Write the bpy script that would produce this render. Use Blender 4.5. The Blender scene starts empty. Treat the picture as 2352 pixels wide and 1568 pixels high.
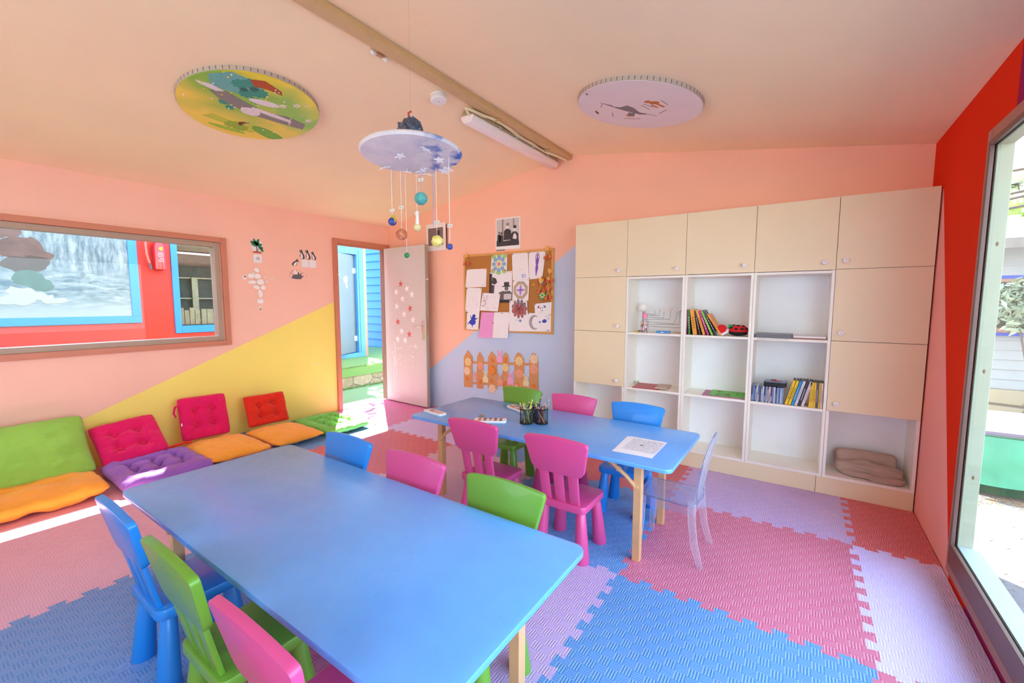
import bpy, bmesh, math, random
from mathutils import Vector, Matrix, noise
from math import sin, cos, pi, radians, atan2, tan, sqrt, exp

# ------------------------------------------------------------------ camera, sky, sun, exposure
sc = bpy.context.scene
COL = sc.collection
F_PX = 985.54
cam_d = bpy.data.cameras.new('camera')
cam = bpy.data.objects.new('camera', cam_d)
COL.objects.link(cam)
cam_d.sensor_fit = 'HORIZONTAL'
cam_d.sensor_width = 36.0
cam_d.lens = 36.0 * F_PX / 2352.0
cam_d.clip_start = 0.05
CAM_YAW, CAM_PITCH, CAM_ROLL = 0.5977, -0.0917, 0.0015
_f = Vector((-sin(CAM_YAW) * cos(CAM_PITCH), cos(CAM_YAW) * cos(CAM_PITCH), sin(CAM_PITCH)))
_r = Vector((cos(CAM_YAW), sin(CAM_YAW), 0))
_u = _r.cross(_f)
_r2 = cos(CAM_ROLL) * _r + sin(CAM_ROLL) * _u
_u2 = -sin(CAM_ROLL) * _r + cos(CAM_ROLL) * _u
cam.matrix_world = Matrix(((_r2.x, _u2.x, -_f.x, 4.7826), (_r2.y, _u2.y, -_f.y, -3.9963), (_r2.z, _u2.z, -_f.z, 1.3607), (0, 0, 0, 1)))
sc.camera = cam

SUN_EL = radians(52)
SUN_DIR = Vector((-0.79 * cos(SUN_EL), 0.61 * cos(SUN_EL), sin(SUN_EL))).normalized()   # towards the sun
SUN_STRENGTH = 27.0
SKY_STRENGTH = 3.2
EXPOSURE = 1.27
world = bpy.data.worlds.new('sky')
sc.world = world
world.use_nodes = True
wn = world.node_tree
wn.nodes.clear()
w_out = wn.nodes.new('ShaderNodeOutputWorld')
w_bg = wn.nodes.new('ShaderNodeBackground')
w_mix = wn.nodes.new('ShaderNodeMix'); w_mix.data_type = 'RGBA'
w_tc = wn.nodes.new('ShaderNodeTexCoord')
w_sep = wn.nodes.new('ShaderNodeSeparateXYZ')
w_rng = wn.nodes.new('ShaderNodeMapRange')
w_rng.inputs[1].default_value = -0.05; w_rng.inputs[2].default_value = 0.6
w_mix.inputs[6].default_value = (0.82, 0.94, 1.05, 1)
w_mix.inputs[7].default_value = (0.56, 0.76, 1.05, 1)
wn.links.new(w_tc.outputs['Generated'], w_sep.inputs[0])
wn.links.new(w_sep.outputs[2], w_rng.inputs[0])
wn.links.new(w_rng.outputs[0], w_mix.inputs[0])
wn.links.new(w_mix.outputs[2], w_bg.inputs[0])
w_bg.inputs[1].default_value = SKY_STRENGTH
wn.links.new(w_bg.outputs[0], w_out.inputs[0])
sun_d = bpy.data.lights.new('sun', 'SUN')
sun_d.energy = SUN_STRENGTH
sun_d.angle = radians(0.55)
sun_d.color = (0.93, 0.98, 1.0)
sun = bpy.data.objects.new('sun', sun_d)
COL.objects.link(sun)
sun.rotation_euler = SUN_DIR.to_track_quat('Z', 'Y').to_euler()
sun.location = (-4, 3, 6)
vs = sc.view_settings
vs.view_transform = 'Standard'; vs.look = 'None'; vs.gamma = 1.0; vs.exposure = EXPOSURE; vs.use_curve_mapping = False
sc.cycles.max_bounces = 14
sc.cycles.diffuse_bounces = 8
sc.cycles.transparent_max_bounces = 24
sc.cycles.caustics_reflective = False
sc.cycles.caustics_refractive = False

# ------------------------------------------------------------------ materials
def lin(c):
    c /= 255.0
    return c / 12.92 if c <= 0.04045 else ((c + 0.055) / 1.055) ** 2.4
def rgb(c):
    if isinstance(c, str):
        c = (int(c[0:2], 16), int(c[2:4], 16), int(c[4:6], 16))
    return (lin(c[0]), lin(c[1]), lin(c[2]), 1.0)
_M = {}
class NT:
    def __init__(s, name):
        s.m = bpy.data.materials.new(name); s.m.use_nodes = True
        s.t = s.m.node_tree; s.n = s.t.nodes; s.l = s.t.links
        s.p = s.n['Principled BSDF']
    def node(s, t, **k):
        n = s.n.new(t)
        for a, v in k.items(): setattr(n, a, v)
        return n
    def link(s, a, b): s.l.new(a, b)
    def math(s, op, a, b=None, c=None):
        n = s.node('ShaderNodeMath', operation=op)
        for i, v in enumerate((a, b, c)):
            if v is None: continue
            if hasattr(v, 'is_linked'): s.link(v, n.inputs[i])
            else: n.inputs[i].default_value = v
        return n.outputs[0]
    def mix(s, f, a, b):
        n = s.node('ShaderNodeMix', data_type='RGBA')
        for i, v in ((0, f), (6, a), (7, b)):
            if hasattr(v, 'is_linked'): s.link(v, n.inputs[i])
            else: n.inputs[i].default_value = v
        return n.outputs[2]
    def pos(s):
        return s.node('ShaderNodeNewGeometry').outputs['Position']
    def obj(s):
        return s.node('ShaderNodeTexCoord').outputs['Object']
    def xyz(s, v):
        n = s.node('ShaderNodeSeparateXYZ'); s.link(v, n.inputs[0]); return n.outputs
    def noise(s, v, scale, detail=3, rough=0.5):
        n = s.node('ShaderNodeTexNoise'); s.link(v, n.inputs['Vector'])
        n.inputs['Scale'].default_value = scale; n.inputs['Detail'].default_value = detail
        n.inputs['Roughness'].default_value = rough
        return n.outputs['Fac']
    def ramp(s, f, a, b):
        n = s.node('ShaderNodeMapRange'); s.link(f, n.inputs[0])
        n.inputs[1].default_value = a; n.inputs[2].default_value = b
        return n.outputs[0]
    def bump(s, h, strength, dist):
        n = s.node('ShaderNodeBump'); s.link(h, n.inputs['Height'])
        n.inputs['Strength'].default_value = strength; n.inputs['Distance'].default_value = dist
        s.link(n.outputs[0], s.p.inputs['Normal'])
def M(name, c, rough=0.5, var=0.05, scale=6.0, metal=0.0, bump=0.0, bscale=200.0, spec=0.5, c2=None, coat=0.0):
    if name in _M: return _M[name]
    t = NT(name)
    col = rgb(c)
    if c2 is not None: d = rgb(c2)
    else: d = tuple(x * (1 - var) for x in col[:3]) + (1,)
    f = t.ramp(t.noise(t.obj(), scale, 3), 0.3, 0.7)
    t.link(t.mix(f, col, d), t.p.inputs['Base Color'])
    t.p.inputs['Roughness'].default_value = rough
    t.p.inputs['Metallic'].default_value = metal
    t.p.inputs['Specular IOR Level'].default_value = spec
    t.p.inputs['Coat Weight'].default_value = coat
    if bump:
        t.bump(t.noise(t.obj(), bscale, 2), bump, 0.01)
    _M[name] = t.m
    return t.m
def paint(name, base, bands, rough=0.55, lim=None, spec=0.35, zlim=None):
    """wall paint: bands = list of (a, b, c, colour): colour where a*p+b*z>c, p = x or y along the wall"""
    t = NT(name)
    x, y, z = t.xyz(t.pos())
    n = t.noise(t.pos(), 1.7, 4)
    nf = t.ramp(n, 0.3, 0.7)
    c = rgb(base)
    col = t.mix(nf, c, tuple(v * 0.95 for v in c[:3]) + (1,))
    for ax, a, b, k, cc in bands:
        p = x if ax == 'x' else y
        s = t.math('ADD', t.math('MULTIPLY', p, a), t.math('MULTIPLY', z, b))
        g = t.math('GREATER_THAN', s, k)
        if zlim is not None: g = t.math('MULTIPLY', g, t.math('MAXIMUM', t.math('LESS_THAN', z, zlim), t.math('LESS_THAN', p, -1.2)))
        if lim is not None: g = t.math('MULTIPLY', g, t.math('LESS_THAN', p, lim))
        c3 = rgb(cc)
        col = t.mix(g, col, t.mix(nf, c3, tuple(v * 0.95 for v in c3[:3]) + (1,)))
    t.link(col, t.p.inputs['Base Color'])
    t.p.inputs['Roughness'].default_value = rough
    t.p.inputs['Specular IOR Level'].default_value = spec
    t.bump(t.noise(t.pos(), 60, 3), 0.06, 0.01)
    return t.m
def glassy(name, tint, glossy=0.06, rough=0.0, facing=0.5, edge=0.5, haze=0.0):
    """clear sheet: transparent with a Fresnel-like gloss"""
    t = NT(name)
    t.n.remove(t.p)
    o = [n for n in t.n if n.type == 'OUTPUT_MATERIAL'][0]
    tr = t.node('ShaderNodeBsdfTransparent'); tr.inputs[0].default_value = rgb(tint)
    gl = t.node('ShaderNodeBsdfGlossy'); gl.inputs['Roughness'].default_value = rough
    lw = t.node('ShaderNodeLayerWeight'); lw.inputs[0].default_value = facing
    f = t.math('ADD', t.math('MULTIPLY', t.math('POWER', lw.outputs['Facing'], 3.0), edge), glossy)
    bf = t.node('ShaderNodeNewGeometry').outputs['Backfacing']
    f = t.math('MULTIPLY', f, t.math('SUBTRACT', 1.0, bf))
    mx = t.node('ShaderNodeMixShader')
    t.link(f, mx.inputs[0]); t.link(tr.outputs[0], mx.inputs[1]); t.link(gl.outputs[0], mx.inputs[2])
    if haze:
        df = t.node('ShaderNodeBsdfDiffuse'); df.inputs[0].default_value = rgb('f4f4fc')
        tl_ = t.node('ShaderNodeBsdfTranslucent'); tl_.inputs[0].default_value = rgb('f4f4fc')
        m3 = t.node('ShaderNodeMixShader'); t.link(df.outputs[0], m3.inputs[1]); t.link(tl_.outputs[0], m3.inputs[2])
        m2 = t.node('ShaderNodeMixShader')
        t.link(t.math('MULTIPLY_ADD', t.math('POWER', lw.outputs['Facing'], 2.0), haze * 2, haze * .35), m2.inputs[0])  # white diffuse mixed in for brightness, painting bright edges on the clear plastic
        t.link(mx.outputs[0], m2.inputs[1]); t.link(m3.outputs[0], m2.inputs[2]); mx = m2
    t.link(mx.outputs[0], o.inputs[0])
    return t.m

# ------------------------------------------------------------------ mesh builder
WL = {}
def srt(a, b): return (a, b) if a <= b else (b, a)
class MB:
    def __init__(s): s.bm = bmesh.new()
    def _fin(s, verts, m):
        fs = set()
        for v in verts:
            for f in v.link_faces: fs.add(f)
        for f in fs: f.material_index = m
        return list(verts)
    def face(s, pts, m=0):
        vs_ = [s.bm.verts.new(p) for p in pts]
        f = s.bm.faces.new(vs_); f.material_index = m
        return vs_
    def box(s, x0, y0, z0, x1, y1, z1, m=0, mat=None, bev=0.0):
        x0, x1 = srt(x0, x1); y0, y1 = srt(y0, y1); z0, z1 = srt(z0, z1)
        r = bmesh.ops.create_cube(s.bm, size=1.0)
        vs_ = r['verts']
        bmesh.ops.scale(s.bm, vec=(x1 - x0, y1 - y0, z1 - z0), verts=vs_)
        bmesh.ops.translate(s.bm, vec=((x0 + x1) / 2, (y0 + y1) / 2, (z0 + z1) / 2), verts=vs_)
        s._fin(vs_, m)
        if bev:
            es = list({e for v in vs_ for e in v.link_edges})
            rb = bmesh.ops.bevel(s.bm, geom=es, offset=bev, segments=2, affect='EDGES', profile=0.5)
            vs_ = list({v for f in rb['faces'] for v in f.verts})
            for f in rb['faces']: f.material_index = m
            fs = {f for v in vs_ for f in v.link_faces}
            vs_ = list({v for f in fs for v in f.verts})
            for f in fs: f.material_index = m
        if mat is not None: bmesh.ops.transform(s.bm, matrix=mat, verts=vs_)
        return vs_
    def cyl(s, p0, p1, r0, r1=None, n=16, m=0, caps=True):
        p0, p1 = Vector(p0), Vector(p1)
        r1 = r0 if r1 is None else r1
        d = (p1 - p0); L = d.length
        r = bmesh.ops.create_cone(s.bm, cap_ends=caps, segments=n, radius1=max(r0, 1e-5), radius2=max(r1, 1e-5), depth=L)
        mt = Matrix.Translation((p0 + p1) / 2) @ d.to_track_quat('Z', 'Y').to_matrix().to_4x4()
        bmesh.ops.transform(s.bm, matrix=mt, verts=r['verts'])
        return s._fin(r['verts'], m)
    def sph(s, c, r, n=16, m=0, mat=None):
        if not hasattr(r, '__len__'): r = (r, r, r)
        q = bmesh.ops.create_uvsphere(s.bm, u_segments=n, v_segments=max(6, n // 2 + 2), radius=1.0)
        mt = Matrix.Translation(c) @ (mat or Matrix()) @ Matrix.Diagonal((*r, 1))
        bmesh.ops.transform(s.bm, matrix=mt, verts=q['verts'])
        return s._fin(q['verts'], m)
    def tube(s, pts, r, n=8, m=0, caps=True):
        pts = [Vector(p) for p in pts]
        rs = r if hasattr(r, '__len__') else [r] * len(pts)
        rings = []
        prev = None
        for i, p in enumerate(pts):
            d = (pts[min(i + 1, len(pts) - 1)] - pts[max(i - 1, 0)]).normalized()
            if prev is None:
                a = Vector((0, 0, 1)) if abs(d.z) < 0.9 else Vector((1, 0, 0))
                x = d.cross(a).normalized()
            else:
                x = (prev - d * prev.dot(d)).normalized()
            prev = x
            y = d.cross(x)
            rings.append([s.bm.verts.new(p + (x * cos(2 * pi * k / n) + y * sin(2 * pi * k / n)) * rs[i]) for k in range(n)])
        for a, b in zip(rings, rings[1:]):
            for k in range(n):
                f = s.bm.faces.new((a[k], a[(k + 1) % n], b[(k + 1) % n], b[k])); f.material_index = m
        if caps:
            for q in (rings[0][::-1], rings[-1]):
                f = s.bm.faces.new(q); f.material_index = m
    def prism(s, poly, w0, w1, fn=None, m=0, mside=None):
        """2D polygon extruded from w0 to w1; fn maps (u,v,w) to a point"""
        fn = fn or (lambda u, v, w: (u, v, w))
        a = [s.bm.verts.new(fn(u, v, w0)) for u, v in poly]
        b = [s.bm.verts.new(fn(u, v, w1)) for u, v in poly]
        f = s.bm.faces.new(a[::-1]); f.material_index = m
        f = s.bm.faces.new(b); f.material_index = m
        n = len(poly)
        for i in range(n):
            f = s.bm.faces.new((a[i], a[(i + 1) % n], b[(i + 1) % n], b[i])); f.material_index = m if mside is None else mside
        return a + b
    def lathe(s, prof, c, n=20, m=0, axis=None):
        """profile of (r, z) turned round the z axis at c"""
        rings = []
        mt = Matrix.Translation(c) @ (axis or Matrix())
        for r, z in prof:
            rings.append([s.bm.verts.new(mt @ Vector((r * cos(2 * pi * k / n), r * sin(2 * pi * k / n), z))) for k in range(n)])
        for a, b in zip(rings, rings[1:]):
            for k in range(n):
                f = s.bm.faces.new((a[k], a[(k + 1) % n], b[(k + 1) % n], b[k])); f.material_index = m
        for q in (rings[0][::-1], rings[-1]):
            f = s.bm.faces.new(q); f.material_index = m
    def build(s, name, mats, parent=None, loc=None, smooth=40, bev=0.0, bang=30, normals=True):
        bm = s.bm
        if normals: bmesh.ops.recalc_face_normals(bm, faces=bm.faces)
        if bev:
            es = [e for e in bm.edges if len(e.link_faces) == 2 and e.calc_face_angle(0) > radians(bang)]
            bmesh.ops.bevel(bm, geom=es, offset=bev, segments=2, affect='EDGES', profile=0.5, clamp_overlap=True)
        if parent is not None: off = WL[parent]
        elif loc is not None: off = Vector(loc)
        else:
            xs = [v.co for v in bm.verts]
            off = Vector(((min(v.x for v in xs) + max(v.x for v in xs)) / 2, (min(v.y for v in xs) + max(v.y for v in xs)) / 2, min(v.z for v in xs)))
        bmesh.ops.translate(bm, vec=-off, verts=bm.verts)
        me = bpy.data.meshes.new(name)
        bm.to_mesh(me); bm.free()
        for q in (mats if isinstance(mats, (list, tuple)) else [mats]): me.materials.append(q)
        if smooth:
            for p in me.polygons: p.use_smooth = True
            me.set_sharp_from_angle(angle=radians(smooth))
        o = bpy.data.objects.new(name, me)
        COL.objects.link(o)
        if parent is not None:
            o.parent = parent
            WL[o] = off
        else:
            o.location = off
            WL[o] = off
        return o
def tag(o, label, cat, group=None, kind=None):
    o['label'] = label; o['category'] = cat
    if group: o['group'] = group
    if kind: o['kind'] = kind
    return o
def struct(o, label=None):
    o['kind'] = 'structure'
    if label: o['label'] = label
    return o
def root(name, loc, label=None, cat=None, group=None):
    o = bpy.data.objects.new(name, None); COL.objects.link(o)
    o.empty_display_size = 0.05
    o.location = loc; WL[o] = Vector(loc)
    if label: tag(o, label, cat, group)
    return o
def dup(r, loc, rotz, label, group=None, swap=None):
    """copy a thing with its parts and sub-parts (mesh data shared unless recoloured)"""
    c = r.copy(); COL.objects.link(c); c.location = loc; c.rotation_euler = (0, 0, rotz)
    c['label'] = label
    if group: c['group'] = group
    def rec(src, dst):
        for ch in list(src.children):
            k = ch.copy(); COL.objects.link(k); k.parent = dst
            if swap:
                k.data = swap(ch.data)
            rec(ch, k)
    rec(r, c)
    return c
# ------------------------------------------------------------------ 2D outlines
def rect(x0, y0, x1, y1): return [(x0, y0), (x1, y0), (x1, y1), (x0, y1)]
def ell(cx, cy, rx, ry=None, n=24, rot=0):
    ry = rx if ry is None else ry
    out = []
    for i in range(n):
        a = 2 * pi * i / n
        x, y = rx * cos(a), ry * sin(a)
        out.append((cx + x * cos(rot) - y * sin(rot), cy + x * sin(rot) + y * cos(rot)))
    return out
def star(cx, cy, R, r=None, n=5, rot=pi / 2):
    r = R * 0.42 if r is None else r
    return [(cx + (R if i % 2 == 0 else r) * cos(rot + pi * i / n), cy + (R if i % 2 == 0 else r) * sin(rot + pi * i / n)) for i in range(2 * n)]
def flower(cx, cy, R, petals=8, depth=0.18, n=64, rot=0):
    return [(cx + R * (1 - depth + depth * cos(petals * (2 * pi * i / n))) * cos(2 * pi * i / n + rot),
             cy + R * (1 - depth + depth * cos(petals * (2 * pi * i / n))) * sin(2 * pi * i / n + rot)) for i in range(n)]
def rpoly(pts, rad, seg=5):
    """polygon with rounded corners"""
    out = []
    n = len(pts)
    for i in range(n):
        p = Vector(pts[i]); a = Vector(pts[i - 1]) - p; b = Vector(pts[(i + 1) % n]) - p
        r = rad[i] if hasattr(rad, '__len__') else rad
        if r <= 0: out.append(tuple(p)); continue
        an, bn = a.normalized(), b.normalized()
        ang = an.angle(bn)
        d = min(r / tan(ang / 2), a.length * 0.49, b.length * 0.49)
        rr = d * tan(ang / 2)
        c = p + (an + bn).normalized() * (rr / sin(ang / 2))
        p0, p1 = p + an * d, p + bn * d
        a0 = atan2(p0.y - c.y, p0.x - c.x); a1 = atan2(p1.y - c.y, p1.x - c.x)
        da = (a1 - a0 + pi) % (2 * pi) - pi
        for k in range(seg + 1):
            t = a0 + da * k / seg
            out.append((c.x + rr * cos(t), c.y + rr * sin(t)))
    return out
def line2(x0, y0, x1, y1, w):
    d = Vector((x1 - x0, y1 - y0)).normalized(); n = Vector((-d.y, d.x)) * (w / 2)
    return [(x0 + n.x, y0 + n.y), (x0 - n.x, y0 - n.y), (x1 - n.x, y1 - n.y), (x1 + n.x, y1 + n.y)]
def ring(mb, cx, cy, r0, r1, w0, w1, fn, m, n=32, a0=0, a1=2 * pi):
    for i in range(n):
        t0 = a0 + (a1 - a0) * i / n; t1 = a0 + (a1 - a0) * (i + 1) / n
        mb.prism([(cx + r0 * cos(t0), cy + r0 * sin(t0)), (cx + r1 * cos(t0), cy + r1 * sin(t0)), (cx + r1 * cos(t1), cy + r1 * sin(t1)), (cx + r0 * cos(t1), cy + r0 * sin(t1))], w0, w1, fn, m)
back = lambda u, v, w: (u, -w, v)            # drawn on the back wall (w = distance into the room)
left = lambda u, v, w: (w, u, v)             # drawn on the left wall
# ------------------------------------------------------------------ room shell
W, YF = 5.441, -5.9
XR, ZR_, ZL, ZRT = 2.73, 2.825, 2.374, 2.403
SALMON = 'ffb49a'
m_wall_left = paint('salmon and yellow wall paint', 'ffcab2', [('y', 0.4145, -1.0, -1.712, 'ffea78')], lim=-0.8)
m_wall_back = paint('salmon and blue wall paint', 'ffc4a8', [('x', 0.6988, -1.0, 0.0508, 'c6d6ee')], lim=3.05)
m_wall_right = paint('red and salmon wall paint', 'e4300c', [('y', 2.542, -1.0, -2.83, 'fbb0a4'), ('y', -1.0, 0.0, 1.375, '9c1f5c')], rough=.8, spec=.1, zlim=2.053)
m_wall_front = paint('cream wall paint', 'f2e2d2', [])
m_ceil = paint('peach ceiling paint', 'ffe6be', [], 0.6)
m_trim = M('salmon trim paint', 'cf8466', 0.45)
m_alu = M('tan window profile', 'b39a83', 0.4)
m_pale = M('pale green timber', 'b3b79e', 0.5, 0.06, 12)
m_beam = M('tan painted timber', 'd2b07e', 0.5, 0.08, 8)
m_white = M('white plastic', 'f4f2f0', 0.35)
m_roof = M('roof felt', '6a5f58', 0.8)
glass_window = glassy('window glass', 'f4f9f8', 0.03, 0.0, 0.5, 0.5)

b = MB()
WY0, WY1, WZ0, WZ1 = -4.75, -2.085, 0.975, 1.935
DY0, DY1, DZ1 = -0.80, -0.075, 2.075
T = 0.09
for (y0, z0, y1, z1) in ((YF, 0 - .1, WY0, 2.40), (WY0, -.1, WY1, WZ0), (WY0, WZ1, WY1, 2.40), (WY1, -.1, DY0, 2.40), (DY0, DZ1, DY1, 2.40), (DY1, -.1, 0.09, 2.40)):
    b.box(-T, y0, z0, 0, y1, z1)
b.box(-T, DY0, -.1, 0, DY1, -0.021)
struct(b.build('wall_left', m_wall_left, loc=(0, 0, 0), smooth=0))
b = MB()
gable = [(-T, -.1), (W + T, -.1), (W + T, ZRT), (XR, ZR_ + 0.002), (-T, ZL - 0.01)]
b.prism(gable, -0.09, 0, back)
struct(b.build('wall_back', m_wall_back, loc=(0, 0, 0), smooth=0))
b = MB()
RY0, RY1, RZ0, RZ1 = -5.1, -1.165, 0.10, 2.075
T2 = 0.055
for (y0, z0, y1, z1) in ((YF, -.1, RY0, 2.42), (RY0, -.1, RY1, RZ0), (RY0, RZ1, RY1, 2.42), (RY1, -.1, 0.09, 2.42)):
    b.box(W, y0, z0, W + T2, y1, z1)
struct(b.build('wall_right', m_wall_right, loc=(0, 0, 0), smooth=0))
b = MB()
FX0, FX1, FZ0, FZ1 = 1.5, 4.2, 1.1, 2.1
fy = lambda u, v, w: (u, YF - w, v)
b.box(-T, YF - .1, -.1, FX0, YF, 2.4); b.box(FX1, YF - .1, -.1, W + T, YF, 2.4)
b.box(FX0, YF - .1, -.1, FX1, YF, FZ0)
b.prism([(FX0, FZ1), (FX1, FZ1), (FX1, 2.42), (XR, ZR_), (FX0, 2.40)], 0, .1, fy)
struct(b.build('wall_front', m_wall_front, loc=(0, 0, 0), smooth=0))
b = MB()
b.prism([(-.12, ZL - .12 * .165), (XR, ZR_), (XR, ZR_ + .09), (-.12, ZL + .09 - .12 * .165)], -0.3, -YF + .3, back)
b.prism([(XR, ZR_), (W + .35, ZRT - .35 * .1556), (W + .35, ZRT + .09 - .35 * .1556), (XR, ZR_ + .09)], -0.3, -YF + .3, back)
struct(b.build('ceiling', [m_ceil], loc=(0, 0, 0), smooth=0))
b = MB()
b.box(-T, YF, -.12, W + T, 0.09, -0.021)
struct(b.build('floor', M('concrete slab', '8b8680', 0.8), loc=(0, 0, 0), smooth=0))

# ridge moulding and its joints
b = MB()
b.prism([(XR - .062, ZR_ - .012), (XR - .062, ZR_ - .022), (XR - .022, ZR_ - .052), (XR + .045, ZR_ - .052), (XR + .055, ZR_ - .045), (XR + .055, ZR_ - .01)], 0.002, -YF, back)
for y in (-1.72, -2.11): b.box(XR - .021, y - .001, ZR_ - .0525, XR + .044, y + .001, ZR_ - .02, 1)
tr = b.build('trim_1', [m_beam, M('moulding joint', '8f7350', .7)], loc=(XR, 0, ZR_), smooth=0, bev=.004)
struct(tr)

# left window (window_1)
def frame_rect(mb, y0, z0, y1, z1, wd, x0, x1, m=0, wb=None):
    wb = wd if wb is None else wb
    mb.box(x0, y0, z0, x1, y0 + wd, z1, m); mb.box(x0, y1 - wd, z0, x1, y1, z1, m)
    mb.box(x0, y0 + wd, z0, x1, y1 - wd, z0 + wb, m); mb.box(x0, y0 + wd, z1 - wd, x1, y1 - wd, z1, m)
b = MB(); frame_rect(b, -4.80, .928, -2.025, 1.983, .048, 0.0, 0.03)
w1 = struct(b.build('window_1', m_trim, loc=(0, -3.4, .93), bev=.003, smooth=0))
b = MB(); frame_rect(b, WY0 + .001, WZ0 + .001, WY1 - .001, WZ1 - .001, .045, -0.085, 0.012)
b.build('sash_frame', m_alu, w1, bev=.003, smooth=0)
b = MB(); b.box(-0.042, WY0 + .046, WZ0 + .046, -0.036, WY1 - .046, WZ1 - .046)
b.build('glass_pane', glass_window, w1, smooth=0)
b = MB(); b.box(-.02, -4.7, WZ0 + .046, .012, WY1 - .05, WZ0 + .052)
b.build('rail_strip', M('bright alu', 'e8e6e0', .3, metal=.5), w1, smooth=0)
# right window (window_2)
b = MB(); frame_rect(b, -5.16, .045, -1.112, 2.13, .052, W - .014, W + .001)
w2 = struct(b.build('window_2', M('brown pink trim', 'a9776b', 0.45), loc=(W, -3, .06), bev=.004, smooth=0))
b = MB(); frame_rect(b, RY0 + .001, RZ0 + .001, RY1 - .001, RZ1 - .001, .022, W - .022, W - .006, wb=.105)
b.build('sash_frame', M('brown window profile', '6f5048', 0.4), w2, bev=.003, smooth=0)
b = MB(); b.box(W - .004, RY0 + .003, RZ0 + .09, W - .001, RY1 - .003, RZ1 - .003)
b.build('glass_pane', glass_window, w2, smooth=0)
b = MB(); frame_rect(b, RY0 + .001, RZ0 + .001, RY1 - .001, RZ1 - .001, .026, W + .001, W + .054, wb=.10)
b.build('outer_jamb', m_pale, w2, bev=.002, smooth=0)
b = MB(); b.box(W + .002, RY0 + .03, RZ0 + .1, W + .075, RY1 - .028, RZ0 + .108)
b.build('outer_sill', M('pale blue grey sill', 'b9cbd6', .4), w2, smooth=0)
for z in (.55, 1.05, 1.62):
    b = MB(); b.sph((W + .030, RY1 - .0272, z), (.005, .0015, .010), 10); b.build('timber_knot', M('knot brown', '8a6a50', .7), w2)
# unseen window added behind the camera to let more sky light in (added_daylight_window)
b = MB()
for x in (FX0, 2.4, 3.3, FX1 - .05): b.box(x, YF - .07, FZ0, x + .05, YF - .02, FZ1)
b.box(FX0, YF - .07, FZ0, FX1, YF - .02, FZ0 + .05); b.box(FX0, YF - .07, FZ1 - .05, FX1, YF - .02, FZ1)
w3 = struct(b.build('added_daylight_window', m_alu, loc=(2.7, YF, FZ0), smooth=0))
b = MB(); b.box(FX0 + .01, YF - .045, FZ0 + .02, FX1 - .01, YF - .04, FZ1 - .02)
b.build('glass_pane', glass_window, w3, smooth=0)

# door_1: frame, open leaf with stars, lever handle
b = MB()
b.box(-.095, DY0 - .055, -.02, .035, DY0 + .0, 2.131); b.box(-.095, DY1, -.02, .012, DY1 + .045, 2.131)
b.box(-.095, DY0, DZ1, .035, -.012, 2.131)
b.box(.012, DY0 + .0, DZ1 - .028, .022, DY1, DZ1 - .0)
d1 = struct(b.build('door_1', m_trim, loc=(0, -.44, 0), bev=.004, smooth=0))
b = MB(); b.box(-.10, DY0, -.02, 0.012, DY1, .004)
b.build('threshold', M('aluminium sill', 'f2efe9', .4), d1, smooth=0)
hx, hy = 0.045, -0.115
leaf_dir = Vector((0.815, -0.028, 0)).normalized(); leaf_n = Vector((leaf_dir.y, -leaf_dir.x, 0))
LM = Matrix(((leaf_dir.x, leaf_n.x, 0, hx), (leaf_dir.y, leaf_n.y, 0, hy), (0, 0, 1, 0), (0, 0, 0, 1)))
lf = lambda u, v, w: LM @ Vector((u, w, v))
b = MB(); b.box(0, -.04, .012, .80, 0, 2.072, mat=LM)
leaf = b.build('door_leaf', M('grey lacquer', 'd3ccc6', .38, .03), d1, bev=.003, smooth=0)
b = MB(); b.box(.8005, -.04, .012, .815, 0, 2.072, mat=LM)
b.build('edge_band', M('taupe edge', 'ab9f8e', .5), leaf, smooth=0)
def on_leaf(px):  # door-plane position (u, z) of things stuck on the leaf
    return px
stars = [(.335, 1.595, 1), (.455, 1.53, 0), (.24, 1.49, 0), (.55, 1.455, 0), (.365, 1.40, 0), (.245, 1.30, 0), (.51, 1.275, 1), (.39, 1.20, 0), (.56, 1.13, 0), (.26, 1.095, 1), (.335, .975, 0), (.485, .94, 1), (.25, .865, 0), (.40, .855, 0)]
for i, (u, z, c) in enumerate(stars):
    b = MB(); b.prism(star(u, z, .050, .021, rot=pi / 2 + .25 * sin(i * 2.3)), .0002, .0016, lf)
    b.build('star_sticker', M('red star foil', 'd9666a', .5) if c else M('white star foil', 'fbf7f8', .5), leaf, smooth=0)
b = MB()
random.seed(4)
for (u, z0, z1) in ((.155, .22, .70), (.195, .36, .82), (.178, .50, .63)):
    b.prism(line2(u - .012, z1, u + .022, z0, .008), .0002, .0008, lf)
for i in range(26):
    u = random.choice((random.gauss(.27, .03), random.gauss(.53, .03))); z = random.gauss(.62, .12)
    b.prism(ell(u, z, random.uniform(.003, .01), random.uniform(.003, .012), 8), .0002, .0008, lf)
for (u, z) in ((.60, .80), (.615, .775), (.59, .785)): b.prism(ell(u, z, .018, .008, 10, .7), .0002, .0008, lf)
b.build('paint_scratches', M('scratch white', 'f4f0ee', .6), leaf, smooth=0)
chrome = M('polished nickel', 'd8d4d0', .22, .02, metal=.9)
b = MB(); b.prism(rpoly(rect(.735, .88, .772, 1.125), .012), 0, .006, lf)
b.cyl(lf(.753, .945, .005), lf(.753, .945, .008), .008, n=12); 
hp = b.build('handle_plate', chrome, leaf, bev=.0015)
b = MB(); b.cyl(lf(.753, 1.05, .004), lf(.753, 1.05, .03), .011, n=14)
b.tube([lf(.753, 1.05, .05 - .02), lf(.753, 1.05, .045), lf(.735, 1.05, .052), lf(.69, 1.058, .055), (lf(.655, 1.045, .055)), lf(.635, 1.05, .052)], [.009, .009, .009, .008, .007, .006], 10)
b.build('lever_handle', chrome, leaf)
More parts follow.
